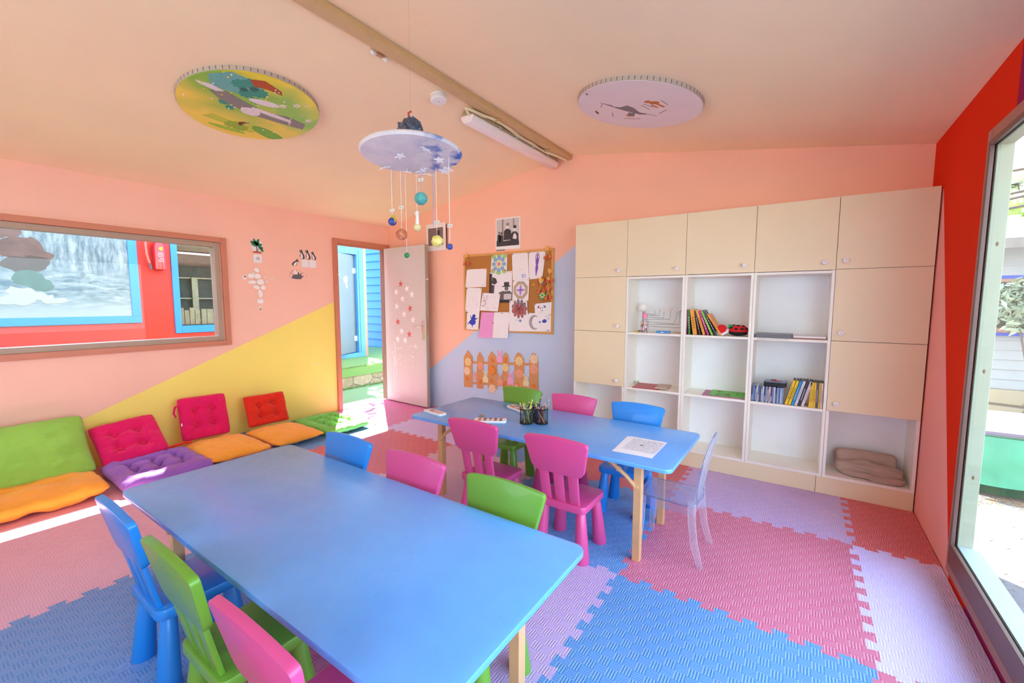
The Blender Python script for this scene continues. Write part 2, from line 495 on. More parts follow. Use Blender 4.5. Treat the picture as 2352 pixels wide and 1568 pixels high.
b = MB(); b.cyl(lf(.753, 1.05, -.042), lf(.753, 1.05, -.07), .011, n=14); b.tube([lf(.753, 1.05, -.06), lf(.74, 1.05, -.08), lf(.66, 1.05, -.082)], .008, 8)
b.build('rear_lever', chrome, leaf)
b = MB(); b.box(.8152, -.032, .93, .817, -.008, 1.14, mat=LM); b.box(.8155, -.026, 1.03, .823, -.014, 1.07, mat=LM)
b.build('lock_face', M('brass lock plate', 'b49a78', .35, metal=.7), leaf, smooth=0)
for z in (1.64,):
    b = MB(); b.sph(lf(.818, z, -.02), .012, 10); b.build('catch', m_white, leaf)
    b = MB(); b.sph((.02, DY0 - .004, 1.69), (.018, .012, .022), 10); b.build('frame_catch', m_white, d1)
# smudge of white paint on the yellow wall
# ------------------------------------------------------------------ foam puzzle mats
def foam(name, c, c2):
    t = NT(name)
    p = t.pos()
    x, y, z = t.xyz(p)
    n = t.ramp(t.noise(p, 2.2, 4), .3, .7)
    S = 1 / .042
    cx = t.math('FLOOR', t.math('MULTIPLY', x, S)); cy = t.math('FLOOR', t.math('MULTIPLY', y, S))
    ck = t.math('ABSOLUTE', t.math('MODULO', t.math('ADD', cx, cy), 2.0))
    wx = t.math('SINE', t.math('MULTIPLY', x, 2 * pi / .0105)); wy = t.math('SINE', t.math('MULTIPLY', y, 2 * pi / .0105))
    h = t.math('ADD', t.math('MULTIPLY', ck, wx), t.math('MULTIPLY', t.math('SUBTRACT', 1.0, ck), t.math('MULTIPLY', wy, .45)))
    h01 = t.math('MULTIPLY_ADD', h, .5, .5)
    a, d = rgb(c), rgb(c2)
    base = t.mix(n, a, d)
    rib = t.mix(t.math('MULTIPLY', t.math('MULTIPLY', h01, h01), .30), base, (1, .96, 1, 1))  # rib crests tinted paler, imitating light raking over the relief
    t.link(rib, t.p.inputs['Base Color'])
    t.p.inputs['Roughness'].default_value = .5
    t.p.inputs['Specular IOR Level'].default_value = .4
    t.bump(h, .45, .0016)
    return t.m
foams = {'pink': foam('pink foam', 'd4648a', 'ca5a80'), 'lavender': foam('lavender foam', 'c7a9dc', 'bb9bd6'), 'blue': foam('blue foam', '4a92d6', '4088ce'),
         'red': foam('red foam', 'd8505a', 'cc444e'), 'salmon': foam('salmon foam', 'e89aa2', 'e08e98'), 'magenta': foam('magenta foam', 'd873a8', 'cf689e'), 'rose': foam('rose foam', 'dcb0cc', 'd2a4c2'), 'purple': foam('pale purple foam', 'd8c8fa', 'cebcf4')}
GX = [0.004, 1.074, 2.074, 3.074, 4.074, 5.074, W - .004]
GY = [-0.004, -1.009, -2.009, -3.009, -4.009, -5.009, YF + .004]
def edge_teeth(L, n, amp, rnd):
    """dovetail profile along a unit edge: list of (distance, offset)"""
    out = []
    p = L / n
    for i in range(n):
        a = i * p
        s = 1 if i % 2 == 0 else -1
        if i == 0 or i == n - 1:
            continue
        t = amp * s
        fl = .10 * p
        out += [(a + fl, 0.0) if False else (a + p * .02, 0.0), (a - fl, t), (a + p + fl, t), (a + p * .98, 0.0)]
    return out
N_T = 18
def hedge(y, x0, x1, base0, seed):
    """points from x0 to x1 along a mat edge that runs in x"""
    pts = []
    prof = edge_teeth(1.0, N_T, .019, seed)
    full0 = base0
    for d, o in prof:
        x = full0 + d
        if x0 + .03 < x < x1 - .03: pts.append((x, y + o))
    return pts
def vedge(x, y0, y1, base0, seed):
    pts = []
    prof = edge_teeth(1.0, N_T, .019, seed)
    for d, o in prof:
        y = base0 - d
        if y1 + .03 < y < y0 - .03: pts.append((x + o, y))
    return pts
XB = [.074, .074, 1.074 + 1, 3.074, 4.074, 5.074]
def mat(c, r, colour, label):
    x0, x1, y0, y1 = GX[c], GX[c + 1], GY[r], GY[r + 1]
    bx = .074 + c if c > 0 else .074
    by = -.009 - r
    poly = [(x0, y0)]
    if r > 0: poly += hedge(y0, x0, x1, bx, r)
    poly.append((x1, y0))
    if c < 5: poly += vedge(x1, y0, y1, by, c)
    poly.append((x1, y1))
    if r < 5: poly += hedge(y1, x0, x1, bx, r)[::-1]
    poly.append((x0, y1))
    if c > 0: poly += vedge(x0, y0, y1, by, c)[::-1]
    b = MB()
    b.prism(poly, -.02, 0.0)
    top = [e for e in b.bm.edges if all(abs(v.co.z) < 1e-6 for v in e.verts)]
    bmesh.ops.bevel(b.bm, geom=top, offset=.0013, segments=1, affect='EDGES', clamp_overlap=True)
    o = b.build('foam_mat', foams[colour], loc=((x0 + x1) / 2, (y0 + y1) / 2, -.02), smooth=0)
    return tag(o, label, 'foam mat', 'interlocking foam floor mats')
mat(0, 0, 'magenta', 'magenta foam puzzle mat in the doorway, half sunlit')
mat(1, 0, 'purple', 'pale purple foam puzzle mat in front of the open grey door')
mat(2, 0, 'blue', 'blue foam puzzle mat under the paper fence by the back wall')
mat(3, 0, 'red', 'red foam puzzle mat behind the blue chair at the far table')
mat(4, 0, 'lavender', 'lavender foam puzzle mat along the cabinet plinth, right of the clear chair')
mat(5, 0, 'red', 'red foam puzzle strip in the corner by the cabinet and the red wall')
mat(0, 1, 'blue', 'blue foam puzzle mat beside the green floor pad')
mat(1, 1, 'red', 'red foam puzzle mat between the doorway and the two tables')
mat(2, 1, 'rose', 'dusty rose foam puzzle mat under the left half of the far table')
mat(3, 1, 'blue', 'blue foam puzzle mat under the right half of the far table')
mat(4, 1, 'pink', 'large pink foam puzzle mat under the clear chair')
mat(5, 1, 'purple', 'pale purple foam puzzle strip along the big right window')
mat(0, 2, 'rose', 'dusty rose foam puzzle mat in front of the orange floor pillows')
mat(1, 2, 'pink', 'pink foam puzzle mat at the far left corner of the near table')
mat(2, 2, 'rose', 'dusty rose foam puzzle mat under the chairs between both tables, left one')
mat(3, 2, 'lavender', 'lavender foam puzzle mat under the right corner of the near table')
mat(4, 2, 'blue', 'blue foam puzzle mat in the bottom middle right of the floor, no furniture on it')
mat(5, 2, 'pink', 'pink foam puzzle strip at the very bottom right corner')
mat(0, 3, 'salmon', 'salmon foam puzzle mat under the orange quilted floor pad')
mat(1, 3, 'rose', 'pale rose foam puzzle mat beside the near table, bordering the sunlit strip')
mat(2, 3, 'blue', 'blue foam puzzle mat under the nearest blue chair')
mat(3, 3, 'pink', 'dark pink foam puzzle mat under the nearest pink chair')
mat(4, 3, 'lavender', 'lavender foam puzzle mat below the near table end, mostly out of view')

mat(0, 4, 'rose', 'dusty rose foam puzzle mat by the left wall, behind the camera side of the room')
mat(1, 4, 'blue', 'blue foam puzzle mat left of the camera, next to the pale rose one')
mat(2, 4, 'pink', 'pink foam puzzle mat left of the camera, bordering the blue chair mat')
mat(3, 4, 'lavender', 'lavender foam puzzle mat just left of the camera position')
mat(4, 4, 'red', 'red foam puzzle mat under the camera position')
mat(5, 4, 'blue', 'blue foam puzzle strip by the right window beside the camera')

# ------------------------------------------------------------------ cabinets along the back wall
CX = [2.9855, 3.4805, 3.9672, 4.4557, 4.9427, 5.4330]
CH = [2.0684, 1.586, 1.0971, 0.6091, 0.1234]
CY0, CYF = -0.006, -0.3054
m_cream = M('cream laminate', 'efdab4', .42, .03, 3)
m_cab_in = M('white laminate', 'f6efe2', .45, .03, 3)
m_gap = M('dark gap', '3a2a20', .9)
m_knob = M('white ceramic', 'f3efee', .2)
m_knobdot = M('painted dot', '8a7a86', .4)
def knob(parent, x, z, y):
    b = MB()
    mx = Matrix.Rotation(pi / 2, 4, 'X')
    b.lathe([(.006, 0), (.006, .012), (.013, .016), (.0175, .024), (.0165, .033), (.010, .038), (.002, .0385)], (x, y, z), 16, 0, mx)
    for k in range(5):
        a = 2 * pi * k / 5 + .3
        b.cyl((x + .009 * cos(a), y - .0345, z + .009 * sin(a)), (x + .009 * cos(a), y - .0375, z + .009 * sin(a)), .0022, n=8, m=1)
    b.cyl((x, y - .037, z), (x, y - .0392, z), .003, n=8, m=1)
    b.build('knob', [m_knob, m_knobdot], parent)
names = ['tall cream cupboard unit at the left end of the wall unit, three stacked doors', 'cream shelf unit with the bottle and wire model on its upper shelf',
         'cream shelf unit with leaning picture books and a ladybird toy', 'cream shelf unit holding the disc cases and flat folders', 'tall cream cupboard unit at the right end with a blanket in its open base']
for i in range(5):
    x0, x1 = CX[i] + .0008, CX[i + 1] - .0008
    t = .018
    r = root('cabinet_unit', ((x0 + x1) / 2, (CY0 + CYF) / 2, CH[4]), names[i], 'cabinet', 'cream wall cabinet units')
    yi = CYF + (.018 if i in (0, 4) else 0)
    b = MB()
    yb = CYF + .0005
    fd = CYF + .019      # carcass edge behind closed doors
    b.box(x0, CY0, CH[4], x0 + t, CYF + .0, CH[1] - .006) if i not in (0, 4) else b.box(x0, CY0, CH[4], x0 + t, CYF, CH[3] - .004)
    b.box(x1 - t, CY0, CH[4], x1, CYF, CH[1] - .006) if i not in (0, 4) else b.box(x1 - t, CY0, CH[4], x1, CYF, CH[3] - .004)
    zs = CH[1] - .006 if i not in (0, 4) else CH[3] - .004
    b.box(x0, CY0, zs, x0 + t, fd, CH[0] - .0); b.box(x1 - t, CY0, zs, x1, fd, CH[0] - .0)
    b.box(x0 + t, CY0, CH[0] - t, x1 - t, fd, CH[0] - .0)                       # top
    b.box(x0 + t, CY0, CH[4], x1 - t, CYF + .001, CH[4] + t)                    # bottom
    r_c = b.build('carcass', m_cab_in if i in (1, 2, 3) else m_cab_in, r, bev=.0008, smooth=0)
    b = MB(); b.box(x0 + t, CY0 - .001, CH[4] + t, x1 - t, CY0 - .005, CH[0] - t)
    b.build('back_panel', M('pale grey back board', 'f3f2f2', .5), r, smooth=0)
    if i in (1, 2, 3):
        for z in (CH[2], CH[3]):
            b = MB(); b.box(x0 + t + .0005, CY0 - .006, z - t, x1 - t - .0005, CYF + .004, z)
            b.build('shelf', m_cab_in, r, bev=.0008, smooth=0)
        b = MB(); b.box(x0 + t, CY0 - .006, CH[1] - .006 - t, x1 - t, CYF + .001, CH[1] - .006)
        b.build('top_shelf', m_cab_in, r, bev=.0008, smooth=0)
        doors = [(CH[1] - .002, CH[0] + .001)]
    else:
        for z in (CH[1], CH[2], CH[3]):
            b = MB(); b.box(x0 + t, CY0 - .006, z, x1 - t, fd, z + t)
            b.build('shelf', m_cab_in, r, smooth=0)
        doors = [(CH[1] + .0015, CH[0] + .001), (CH[2] + .0015, CH[1] - .0015), (CH[3] - .002, CH[2] - .0015)]
    for (z0, z1) in doors:
        b = MB(); b.box(x0 + .0006, fd - .0005, z0, x1 - .0006, CYF - .001, z1)
        d = b.build('door', m_cream, r, bev=.001, smooth=0)
        kx = (x1 - .063) if i < 4 else x0 + .05
        knob(d, kx, z0 + (.052 if i < 4 else .055), CYF - .001)
def plinth(x0, x1, label):
    b = MB(); b.box(x0, CY0, .0005, x1, CYF + .006, CH[4] - .0005)
    tag(b.build('plinth_board', m_cream, bev=.001, smooth=0), label, 'plinth', 'cream plinth boards')
plinth(CX[0], 4.9095, 'long cream plinth board under the left cabinet units')
plinth(4.9115, CX[5], 'short cream plinth board under the right end cabinet unit')

# ------------------------------------------------------------------ tables
def blue_paint():
    t = NT('blue table paint')
    p = t.obj()
    n1 = t.ramp(t.noise(p, 3.0, 5, .6), .35, .7)
    n2 = t.ramp(t.noise(p, 38.0, 6, .7), .62, .72)
    col = t.mix(n1, rgb('66aaf2'), rgb('5a9eec'))
    col = t.mix(t.math('MULTIPLY', n2, .25), col, rgb('3a74c4'))
    t.link(col, t.p.inputs['Base Color'])
    r = t.math('MULTIPLY_ADD', t.noise(p, 24, 6, .7), .22, .22)
    t.link(r, t.p.inputs['Roughness'])
    t.p.inputs['Coat Weight'].default_value = .35; t.p.inputs['Coat Roughness'].default_value = .22
    t.bump(t.noise(p, 90, 4, .6), .12, .004)
    return t.m
m_blue = blue_paint()
m_beech = M('beech timber', 'dfab79', .45, .12, 9)
m_orange_wood = M('varnished beech', 'd5945c', .4, .12, 9)
def make_table(x0, x1, y0, y1, z, label):
    cx, cy = (x0 + x1) / 2, (y0 + y1) / 2
    r = root('table', (cx, cy, 0), label, 'table', 'blue folding children tables')
    b = MB(); b.prism(rpoly(rect(x0, y0, x1, y1), .04, 6), z - .022, z)
    b.build('tabletop', m_blue, r, bev=.004)
    lx0, lx1, ly0, ly1 = x0 + .19, x1 - .19, y0 + .125, y1 - .125
    h = .02
    for lx in (lx0, lx1):
        for ly in (ly0, ly1):
            b = MB(); b.box(lx - h, ly - h, 0.0, lx + h, ly + h, z - .024)
            b.build('leg', m_beech, r, bev=.002, smooth=0)
            sx = 1 if lx == lx0 else -1
            yy = ly - .026 if ly == ly0 else ly + .026
            b = MB()
            p0 = (lx + sx * .005, yy, z - .165); p1 = (lx + sx * .17, yy, z - .04)
            mid = (lx + sx * .10, yy, z - .085)
            b.tube([p0, (lx + sx * .055, yy, z - .118), mid, p1], .011, 6)
            for q in (p0, mid, p1): b.cyl((q[0], q[1] - .008, q[2]), (q[0], q[1] + .008, q[2]), .013, n=12)
            b.build('folding_brace', m_beech, r)
    for ly in (ly0, ly1):
        b = MB(); yy = ly + (.036 if ly == ly0 else -.036)
        b.box(x0 + .12, yy - .012, z - .062, x1 - .12, yy + .012, z - .0225)
        b.build('side_rail', m_orange_wood, r, bev=.002, smooth=0)
    for lx in (lx0, lx1):
        b = MB(); b.box(lx - .012, ly0 + h + .03, z - .085, lx + .012, ly1 - h - .03, z - .045)
        b.build('cross_rail', m_beech, r, bev=.002, smooth=0)
    return r
make_table(2.525, 4.302, -1.96, -1.252, .57, 'blue topped folding table farther back, with pencil cups and paint boxes on it')
make_table(2.44, 4.24, -3.486, -2.762, .57, 'blue topped folding table nearest the camera, bare top')

# ------------------------------------------------------------------ small moulded chairs
def plastic(name, c):
    return M(name, c, .36, .03, 4, spec=.5, coat=.15)
chair_mats = {'pink': plastic('pink plastic', 'd94c8c'), 'green': plastic('green plastic', '6aa030'), 'blue': plastic('blue plastic', '1b86dd')}
def make_chair(colour):
    mt = chair_mats[colour]
    r = root('childrens_chair', (0, 0, 0), 'x', 'chair', 'small moulded plastic chairs')
    b = MB(); b.prism(rpoly(rect(-.145, -.14, .145, .14), .03, 5), .262, .302)
    b.build('seat', mt, r, bev=.006)
    for sx in (-1, 1):
        for sy in (-1, 1):
            b = MB()
            top = Vector((sx * .107, sy * .098, .264)); bot = Vector((sx * .128, sy * .118, 0.002))
            b.cyl(bot, top, .0395, .025, 20)
            for v in b.bm.verts:
                if v.co.z < .02: v.co.z = .0
            b.build('leg', mt, r, bev=.002)
    tl = radians(12)
    fn = lambda u, v, w: (u, -.118 - v * sin(tl) - w * cos(tl), .30 + v * cos(tl) - w * sin(tl))
    for k, sx in enumerate((-1, 0, 1)):
        b = MB()
        x0, x1 = sx * .083, sx * .088
        b.prism([(x0 - .027, -.008), (x0 + .027, -.008), (x1 + .027, .20), (x1 - .027, .20)], -.007, .009, fn)
        b.build('back_slat', mt, r, bev=.003)
    b = MB()
    top = [(.187 - .374 * i / 10, .366 + .014 * (1 - ((i - 5) / 5.0) ** 2)) for i in range(11)]
    outline = [(-.148, .172), (.148, .172)] + top
    rad = [.05, .05, .045] + [0] * 9 + [.045]
    b.prism(rpoly(outline, rad, 6), -.012, .014, fn)
    b.build('backrest', mt, r, bev=.0045)
    return r
protos = {}
def chair(colour, x, y, face, label, rz=0.0):
    a = rz if face > 0 else pi + rz
    if colour not in protos:
        r = make_chair(colour); protos[colour] = r
        r.location = (x, y, 0); r.rotation_euler = (0, 0, a); r['label'] = label
    else:
        dup(protos[colour], (x, y, 0), a, label)
chair('pink', 3.205, -1.90, 1, 'left pink chair on the near side of the far table, back to camera', .0)
chair('pink', 3.755, -1.90, 1, 'right pink chair on the near side of the far table, beside the clear chair', .0)
chair('green', 2.925, -1.31, -1, 'green chair on the far side of the far table, before the paper fence')
chair('pink', 3.385, -1.31, -1, 'pink chair on the far side of the far table, between green and blue')
chair('blue', 3.868, -1.31, -1, 'blue chair on the far side of the far table, before the open shelves')
chair('blue', 2.858, -2.87, -1, 'blue plastic chair on the far side of the near table, shining in the door light')
chair('pink', 3.352, -2.87, -1, 'pink chair on the far side of the near table, between blue and green')
chair('green', 3.850, -2.87, -1, 'green plastic chair on the far side of the near table, at its right')
chair('blue', 2.873, -3.405, 1, 'blue plastic chair on the camera side of the near table, farthest left')
chair('green', 3.356, -3.405, 1, 'green chair on the camera side of the near table, between blue and pink')
chair('pink', 3.828, -3.405, 1, 'pink plastic chair nearest the camera, cut off by the bottom edge')

# clear chair at the head of the far table
def ghost_chair():
    g = glassy('clear polycarbonate', 'f4f5fb', .05, .08, .35, .45, haze=.17)
    g2 = glassy('clear leg polycarbonate', 'fbfbff', .08, .12, .35, .5, haze=.34)
    cx, cy = 4.235, -1.593
    r = root('clear_chair', (cx, cy, 0), 'transparent plastic chair with rounded back at the right end of the far table', 'chair')
    b = MB()
    N = 12
    def seat_z(u, v): return .305 + .012 * (u * u) - .012 * (1 - v * v) * (1 - u * u)
    out = rpoly([(-.155, -.125), (.135, -.145), (.15, .0), (.135, .145), (-.155, .125)], [.05, .05, .05, .05, .05], 6)
    b.prism(out, 0, .011, lambda u, v, w: (cx + u, cy + v, seat_z(u / .155, v / .145) + w))
    b.build('seat', g, r, bev=.003)
    b = MB()
    b.prism(rpoly(rect(-.142, -.128, .132, .128), .045, 6), .262, .306, lambda u, v, w: (cx + u, cy + v, w))
    bmesh.ops.delete(b.bm, geom=[f for f in b.bm.faces if abs(f.normal.z) > .9], context='FACES_ONLY')
    b.build('apron', g, r)
    for (sx, sy) in ((-1, -1), (-1, 1), (1, -1), (1, 1)):
        b = MB()
        if sx < 0: pts = [(cx - .135, cy + sy * .118, .30), (cx - .142, cy + sy * .125, .15), (cx - .150, cy + sy * .132, .002)]
        else: pts = [(cx + .118, cy + sy * .130, .33), (cx + .122, cy + sy * .133, .25), (cx + .138, cy + sy * .135, .12), (cx + .172, cy + sy * .137, .002)]
        b.tube(pts, [.019] * (len(pts) - 1) + [.0145], 12)
        b.build('leg', g2, r)
    b = MB()
    tl = radians(12)
    fn = lambda u, v, w: (cx + .125 + v * sin(tl) * (0.55 + v) + w, cy + u, .33 + v * cos(tl))
    pts = ell(0, .175, .14, .185, 36)
    b.prism(pts, 0, .010, fn)
    b.build('backrest', g, r, bev=.003)
    rim = glassy('clear edge tint', 'd4d8ec', .12, .08, .35, .45, haze=.2)
    q = [fn(u, v, .005) for u, v in pts]; b = MB(); b.tube([Vector(p_) for p_ in q + q[:1]], .0045, 8, caps=False); b.build('back_rim', rim, r)
    q = [(cx + u, cy + v, seat_z(u / .155, v / .145) + .0055) for u, v in out]; b = MB(); b.tube([Vector(p_) for p_ in q + q[:1]], .0042, 8, caps=False); b.build('seat_rim', rim, r)
    for sy in (-1, 1):
        b = MB()
        b.tube([(cx + .118, cy + sy * .130, .32), (cx + .124, cy + sy * .128, .37), (cx + .133, cy + sy * .122, .42)], [.017, .014, .008], 10)
        b.build('back_joint', g, r)
ghost_chair()
# ------------------------------------------------------------------ cushions along the left wall
def cloth(name, c, c2=None):
    if name in _M: return _M[name]
    t = NT(name)
    p = t.obj()
    a = rgb(c); d = rgb(c2) if c2 else tuple(v * .9 for v in a[:3]) + (1,)
    t.link(t.mix(t.ramp(t.noise(p, 5, 4), .3, .7), a, d), t.p.inputs['Base Color'])
    t.p.inputs['Roughness'].default_value = .8
    t.p.inputs['Sheen Weight'].default_value = .15
    t.p.inputs['Specular IOR Level'].default_value = .2
    t.bump(t.math('ADD', t.noise(p, 26, 4, .6), t.math('MULTIPLY', t.noise(p, 420, 1), .15)), .35, .012)
    _M[name] = t.m
    return t.m
def cushion(name, label, c, u, v, w, d, t, mat_, tufts=(), seed=0, box=2.2, wr=.012, pinch=.05, bend=None, N=44, group=None, tuft_d=.75):
    """pillow of width w along u, depth d along v, half thickness t; tufts in (-1..1) coordinates"""
    u = Vector(u).normalized(); v = Vector(v); v = (v - u * v.dot(u)).normalized(); n = u.cross(v)
    c = Vector(c)
    bm = bmesh.new()
    grid = {}
    for side in (1, -1):
        for i in range(N + 1):
            for j in range(N + 1):
                a, bb = -1 + 2 * i / N, -1 + 2 * j / N
                edge = i in (0, N) or j in (0, N)
                if edge and side < 0: grid[side, i, j] = grid[1, i, j]; continue
                px, py = a, bb
                # rounded corners, slightly pulled-in edges
                px *= 1 - pinch * (1 - bb * bb) * abs(a) ** 2; py *= 1 - pinch * (1 - a * a) * abs(bb) ** 2
                k = 1 - .06 * (abs(a) * abs(bb)) ** 6
                px *= k; py *= k
                h = max(0.0, (1 - abs(a) ** box)) ** .5 * max(0.0, (1 - abs(bb) ** box)) ** .5
                s3 = Vector((a * 2.1 + seed * 7.1, bb * 2.1, side * 3 + seed))
                wn_ = noise.noise(s3 * 1.3) * wr * 1.5 + noise.noise(s3 * 3.7) * wr
                fold = 0
                for (tu, tv) in tufts:
                    du, dv = (a - tu) * w / 2, (bb - tv) * d / 2
                    rr = sqrt(du * du + dv * dv)
                    h *= 1 - tuft_d * exp(-(rr / .038) ** 2)
                    ang = atan2(dv, du)
                    fold -= .007 * exp(-(rr / .10) ** 2) * (.5 + .5 * cos(7 * ang + seed + tu * 3)) * (1 - exp(-(rr / .025) ** 2))
                for ii in range(len(tufts)):
                    for jj in range(ii):
                        p0 = Vector((tufts[ii][0] * w / 2, tufts[ii][1] * d / 2)); p1 = Vector((tufts[jj][0] * w / 2, tufts[jj][1] * d / 2))
                        if (p0 - p1).length > .62 * max(w, d) or abs(p0.x - p1.x) > .03 and abs(p0.y - p1.y) > .03: continue
                        q = Vector((a * w / 2, bb * d / 2)); dd = p1 - p0
                        tt = min(1, max(0, (q - p0).dot(dd) / dd.length_squared)); r0 = (q - p0 - dd * tt).length
                        fold -= .017 * exp(-(r0 / .02) ** 2)
                z = side * t * h + (wn_ + fold * side) * (1 if h > .2 else h / .2)
                P = Vector((px * w / 2, py * d / 2, z))
                if bend: P = Vector(bend(P.x, P.y, P.z, a, bb))
                grid[side, i, j] = bm.verts.new(c + u * P.x + v * P.y + n * P.z)
    for side in (1, -1):
        for i in range(N):
            for j in range(N):
                q = [grid[side, i, j], grid[side, i + 1, j], grid[side, i + 1, j + 1], grid[side, i, j + 1]]
                bm.faces.new(q if side > 0 else q[::-1])
    mb = MB(); mb.bm.free(); mb.bm = bm
    zmin = min(vv.co.z for vv in bm.verts)
    o = mb.build(name, mat_, loc=(c.x, c.y, zmin), smooth=180)
    return tag(o, label, 'cushion', group)
T4 = [(-.36, -.36), (.36, -.36), (-.36, .36), (.36, .36)]
T9 = [(a, b_) for a in (-.5, 0, .5) for b_ in (-.5, 0, .5)]
c_green = cloth('lime cotton', '9ccc52'); c_orange = cloth('orange cotton', 'ffaa38'); c_pink = cloth('crimson cotton', 'ea1663')
c_purple = cloth('purple cotton', '9a62ba'); c_red = cloth('red cotton', 'e6301c'); c_green2 = cloth('fresh green cotton', '7cc856')
X, Y, Z = (1, 0, 0), (0, 1, 0), (0, 0, 1)
def lean(deg): return (-sin(radians(deg)), 0, cos(radians(deg)))
gp = 'cushions along the yellow wall'
cushion('floor_pad', 'orange quilted floor pad at the left edge, under the big green pillow', (.50, -3.63, .066), X, Y, .72, .93, .064, c_orange, [(.1, .55), (.05, 0), (.1, -.5)], 1, 6, .012, .02, group=gp, tuft_d=.5)
cushion('pillow', 'big lime green pillow leaning on the wall at the left edge of the photo', (.285, -3.535, .285), Y, lean(42), .76, .52, .085, c_green, [], 2, 2.4, .010, .06, group=gp)
cushion('floor_pad', 'purple quilted floor pad below the left crimson cushion, partly sunlit', (.64, -2.86, .065), X, Y, .62, .58, .062, c_purple, T9, 3, 7, .010, .02, group=gp, tuft_d=.55)
cushion('cushion', 'crimson tufted cushion leaning low over the purple pad', (.265, -2.925, .235), Vector((0, 1, .09)), lean(47), .43, .40, .05, c_pink, T4, 4, 4, .007, .03, group=gp)
cushion('cushion', 'crimson tufted cushion standing upright between the purple and the orange cushions', (.165, -2.355, .285), Vector((0, 1, -.02)), lean(16), .40, .40, .05, c_pink, T4, 5, 4, .007, .02, group=gp)
cushion('pillow', 'orange floor pillow in front of the upright crimson cushion', (.56, -2.335, .062), X, Y, .66, .50, .06, c_orange, [], 6, 2.4, .008, .05, group=gp)
cushion('pillow', 'orange floor pillow in front of the red cushion', (.585, -1.83, .062), X, Vector((0.03, 1, 0)), .66, .48, .06, c_orange, [], 7, 2.4, .006, .05, group=gp)
cushion('cushion', 'red tufted cushion leaning on the yellow wall', (.185, -1.80, .245), Vector((0, 1, -.01)), lean(20), .42, .33, .05, c_red, T4, 8, 4, .007, .05, group=gp)
cushion('floor_pad', 'green tufted floor pad beside the open doorway', (.60, -1.33, .052), X, Vector((.05, 1, 0)), .70, .50, .048, c_green2, T9, 9, 7, .008, .02, group=gp, tuft_d=.6)
def child_of(par, name, b, mat_, smooth=40):
    return b.build(name, mat_, par, smooth=smooth)
cush = [o for o in COL.objects if o.get('category') == 'cushion']
by_label = lambda s: [o for o in COL.objects if s in str(o.get('label', ''))][0]
o = by_label('standing upright between')
b = MB(); b.tube([(.16, -2.545, .43), (.19, -2.585, .42), (.20, -2.60, .37), (.20, -2.585, .33)], [.008, .010, .009, .006], 6); child_of(o, 'tie_strap', b, c_pink)
b = MB(); b.box(.235, -2.562, .25, .238, -2.553, .275); child_of(o, 'care_tag', b, m_white, 0)
o = by_label('purple quilted')
b = MB(); b.tube([(.345, -2.74, .105), (.33, -2.66, .115), (.335, -2.58, .125), (.345, -2.52, .12)], [.010, .012, .012, .008], 6); child_of(o, 'tie_strap', b, c_red)

# ------------------------------------------------------------------ left wall: sockets and stickers
ink = M('dark ink', '47434a', .6); paper_w = M('white paper', 'f3efee', .6, .02)
leafg = M('sticker green', '2f7f58', .6, .2, 30); potc = M('sticker terracotta', 'b0583c', .6)
def plate(y0, z0, y1, z1):
    b = MB(); b.prism(rpoly(rect(y0, z0, y1, z1), .006), .0, .009, left); return b
b = plate(-1.768, 1.768, -1.683, 1.853)
sk = tag(b.build('power_socket', m_white, loc=(0, -1.725, 1.81), bev=.002), 'white power socket under the potted plant sticker', 'socket')
b = MB(); b.cyl((.0085, -1.7255, 1.811), (.0115, -1.7255, 1.811), .024, n=20); b.cyl((.0105, -1.7255, 1.811), (.012, -1.7255, 1.811), .019, n=20, m=1)
b.cyl((.0115, -1.7345, 1.811), (.0125, -1.7345, 1.811), .003, n=8, m=2); b.cyl((.0115, -1.7165, 1.811), (.0125, -1.7165, 1.811), .003, n=8, m=2)
b.build('socket_insert', [m_white, M('socket grey', 'cfc9c4', .4), ink], sk)
for (y0, lab) in ((-1.252, 'white light switch below the penguin stickers, left one'), (-1.158, 'white light switch below the penguin stickers, right one')):
    b = plate(y0, 1.755, y0 + .086, 1.842)
    s = tag(b.build('light_switch', m_white, loc=(0, y0 + .043, 1.80), bev=.002), lab, 'switch', 'wall switches')
    b = MB(); b.prism(rpoly(rect(y0 + .012, 1.767, y0 + .074, 1.83), .003), .0088, .0125, left); b.build('rocker', m_white, s, bev=.001)
# potted plant sticker
b = MB()
b.prism(ell(-1.725, 1.945, .058, .068, 28), .0, .0012, left, 0)
b.prism([(-1.775, 1.868), (-1.675, 1.868), (-1.69, 1.882), (-1.715, 1.888), (-1.74, 1.888), (-1.76, 1.882)], .0012, .0022, left, 2)
b.prism(line2(-1.727, 1.885, -1.728, 1.96, .008), .0012, .002, left, 3); b.prism(line2(-1.725, 1.888, -1.70, 1.93, .006), .0012, .002, left, 3)
for (y, z, l, a) in ((-1.755, 1.95, .06, 2.7), (-1.745, 1.985, .06, 1.9), (-1.715, 1.99, .055, 1.1), (-1.70, 1.955, .06, .2), (-1.735, 1.965, .055, 2.3), (-1.69, 1.93, .055, -.3), (-1.68, 1.905, .05, -.8), (-1.765, 1.975, .05, 2.9), (-1.72, 1.965, .05, .7)):
    b.prism(ell(y, z, l / 2, .013, 14, a), .002, .003, left, 1)
tag(b.build('plant_sticker', [paper_w, leafg, potc, M('stem brown', '5a4638', .7)], loc=(0, -1.725, 1.87), smooth=0), 'potted plant wall sticker above the power socket', 'sticker')
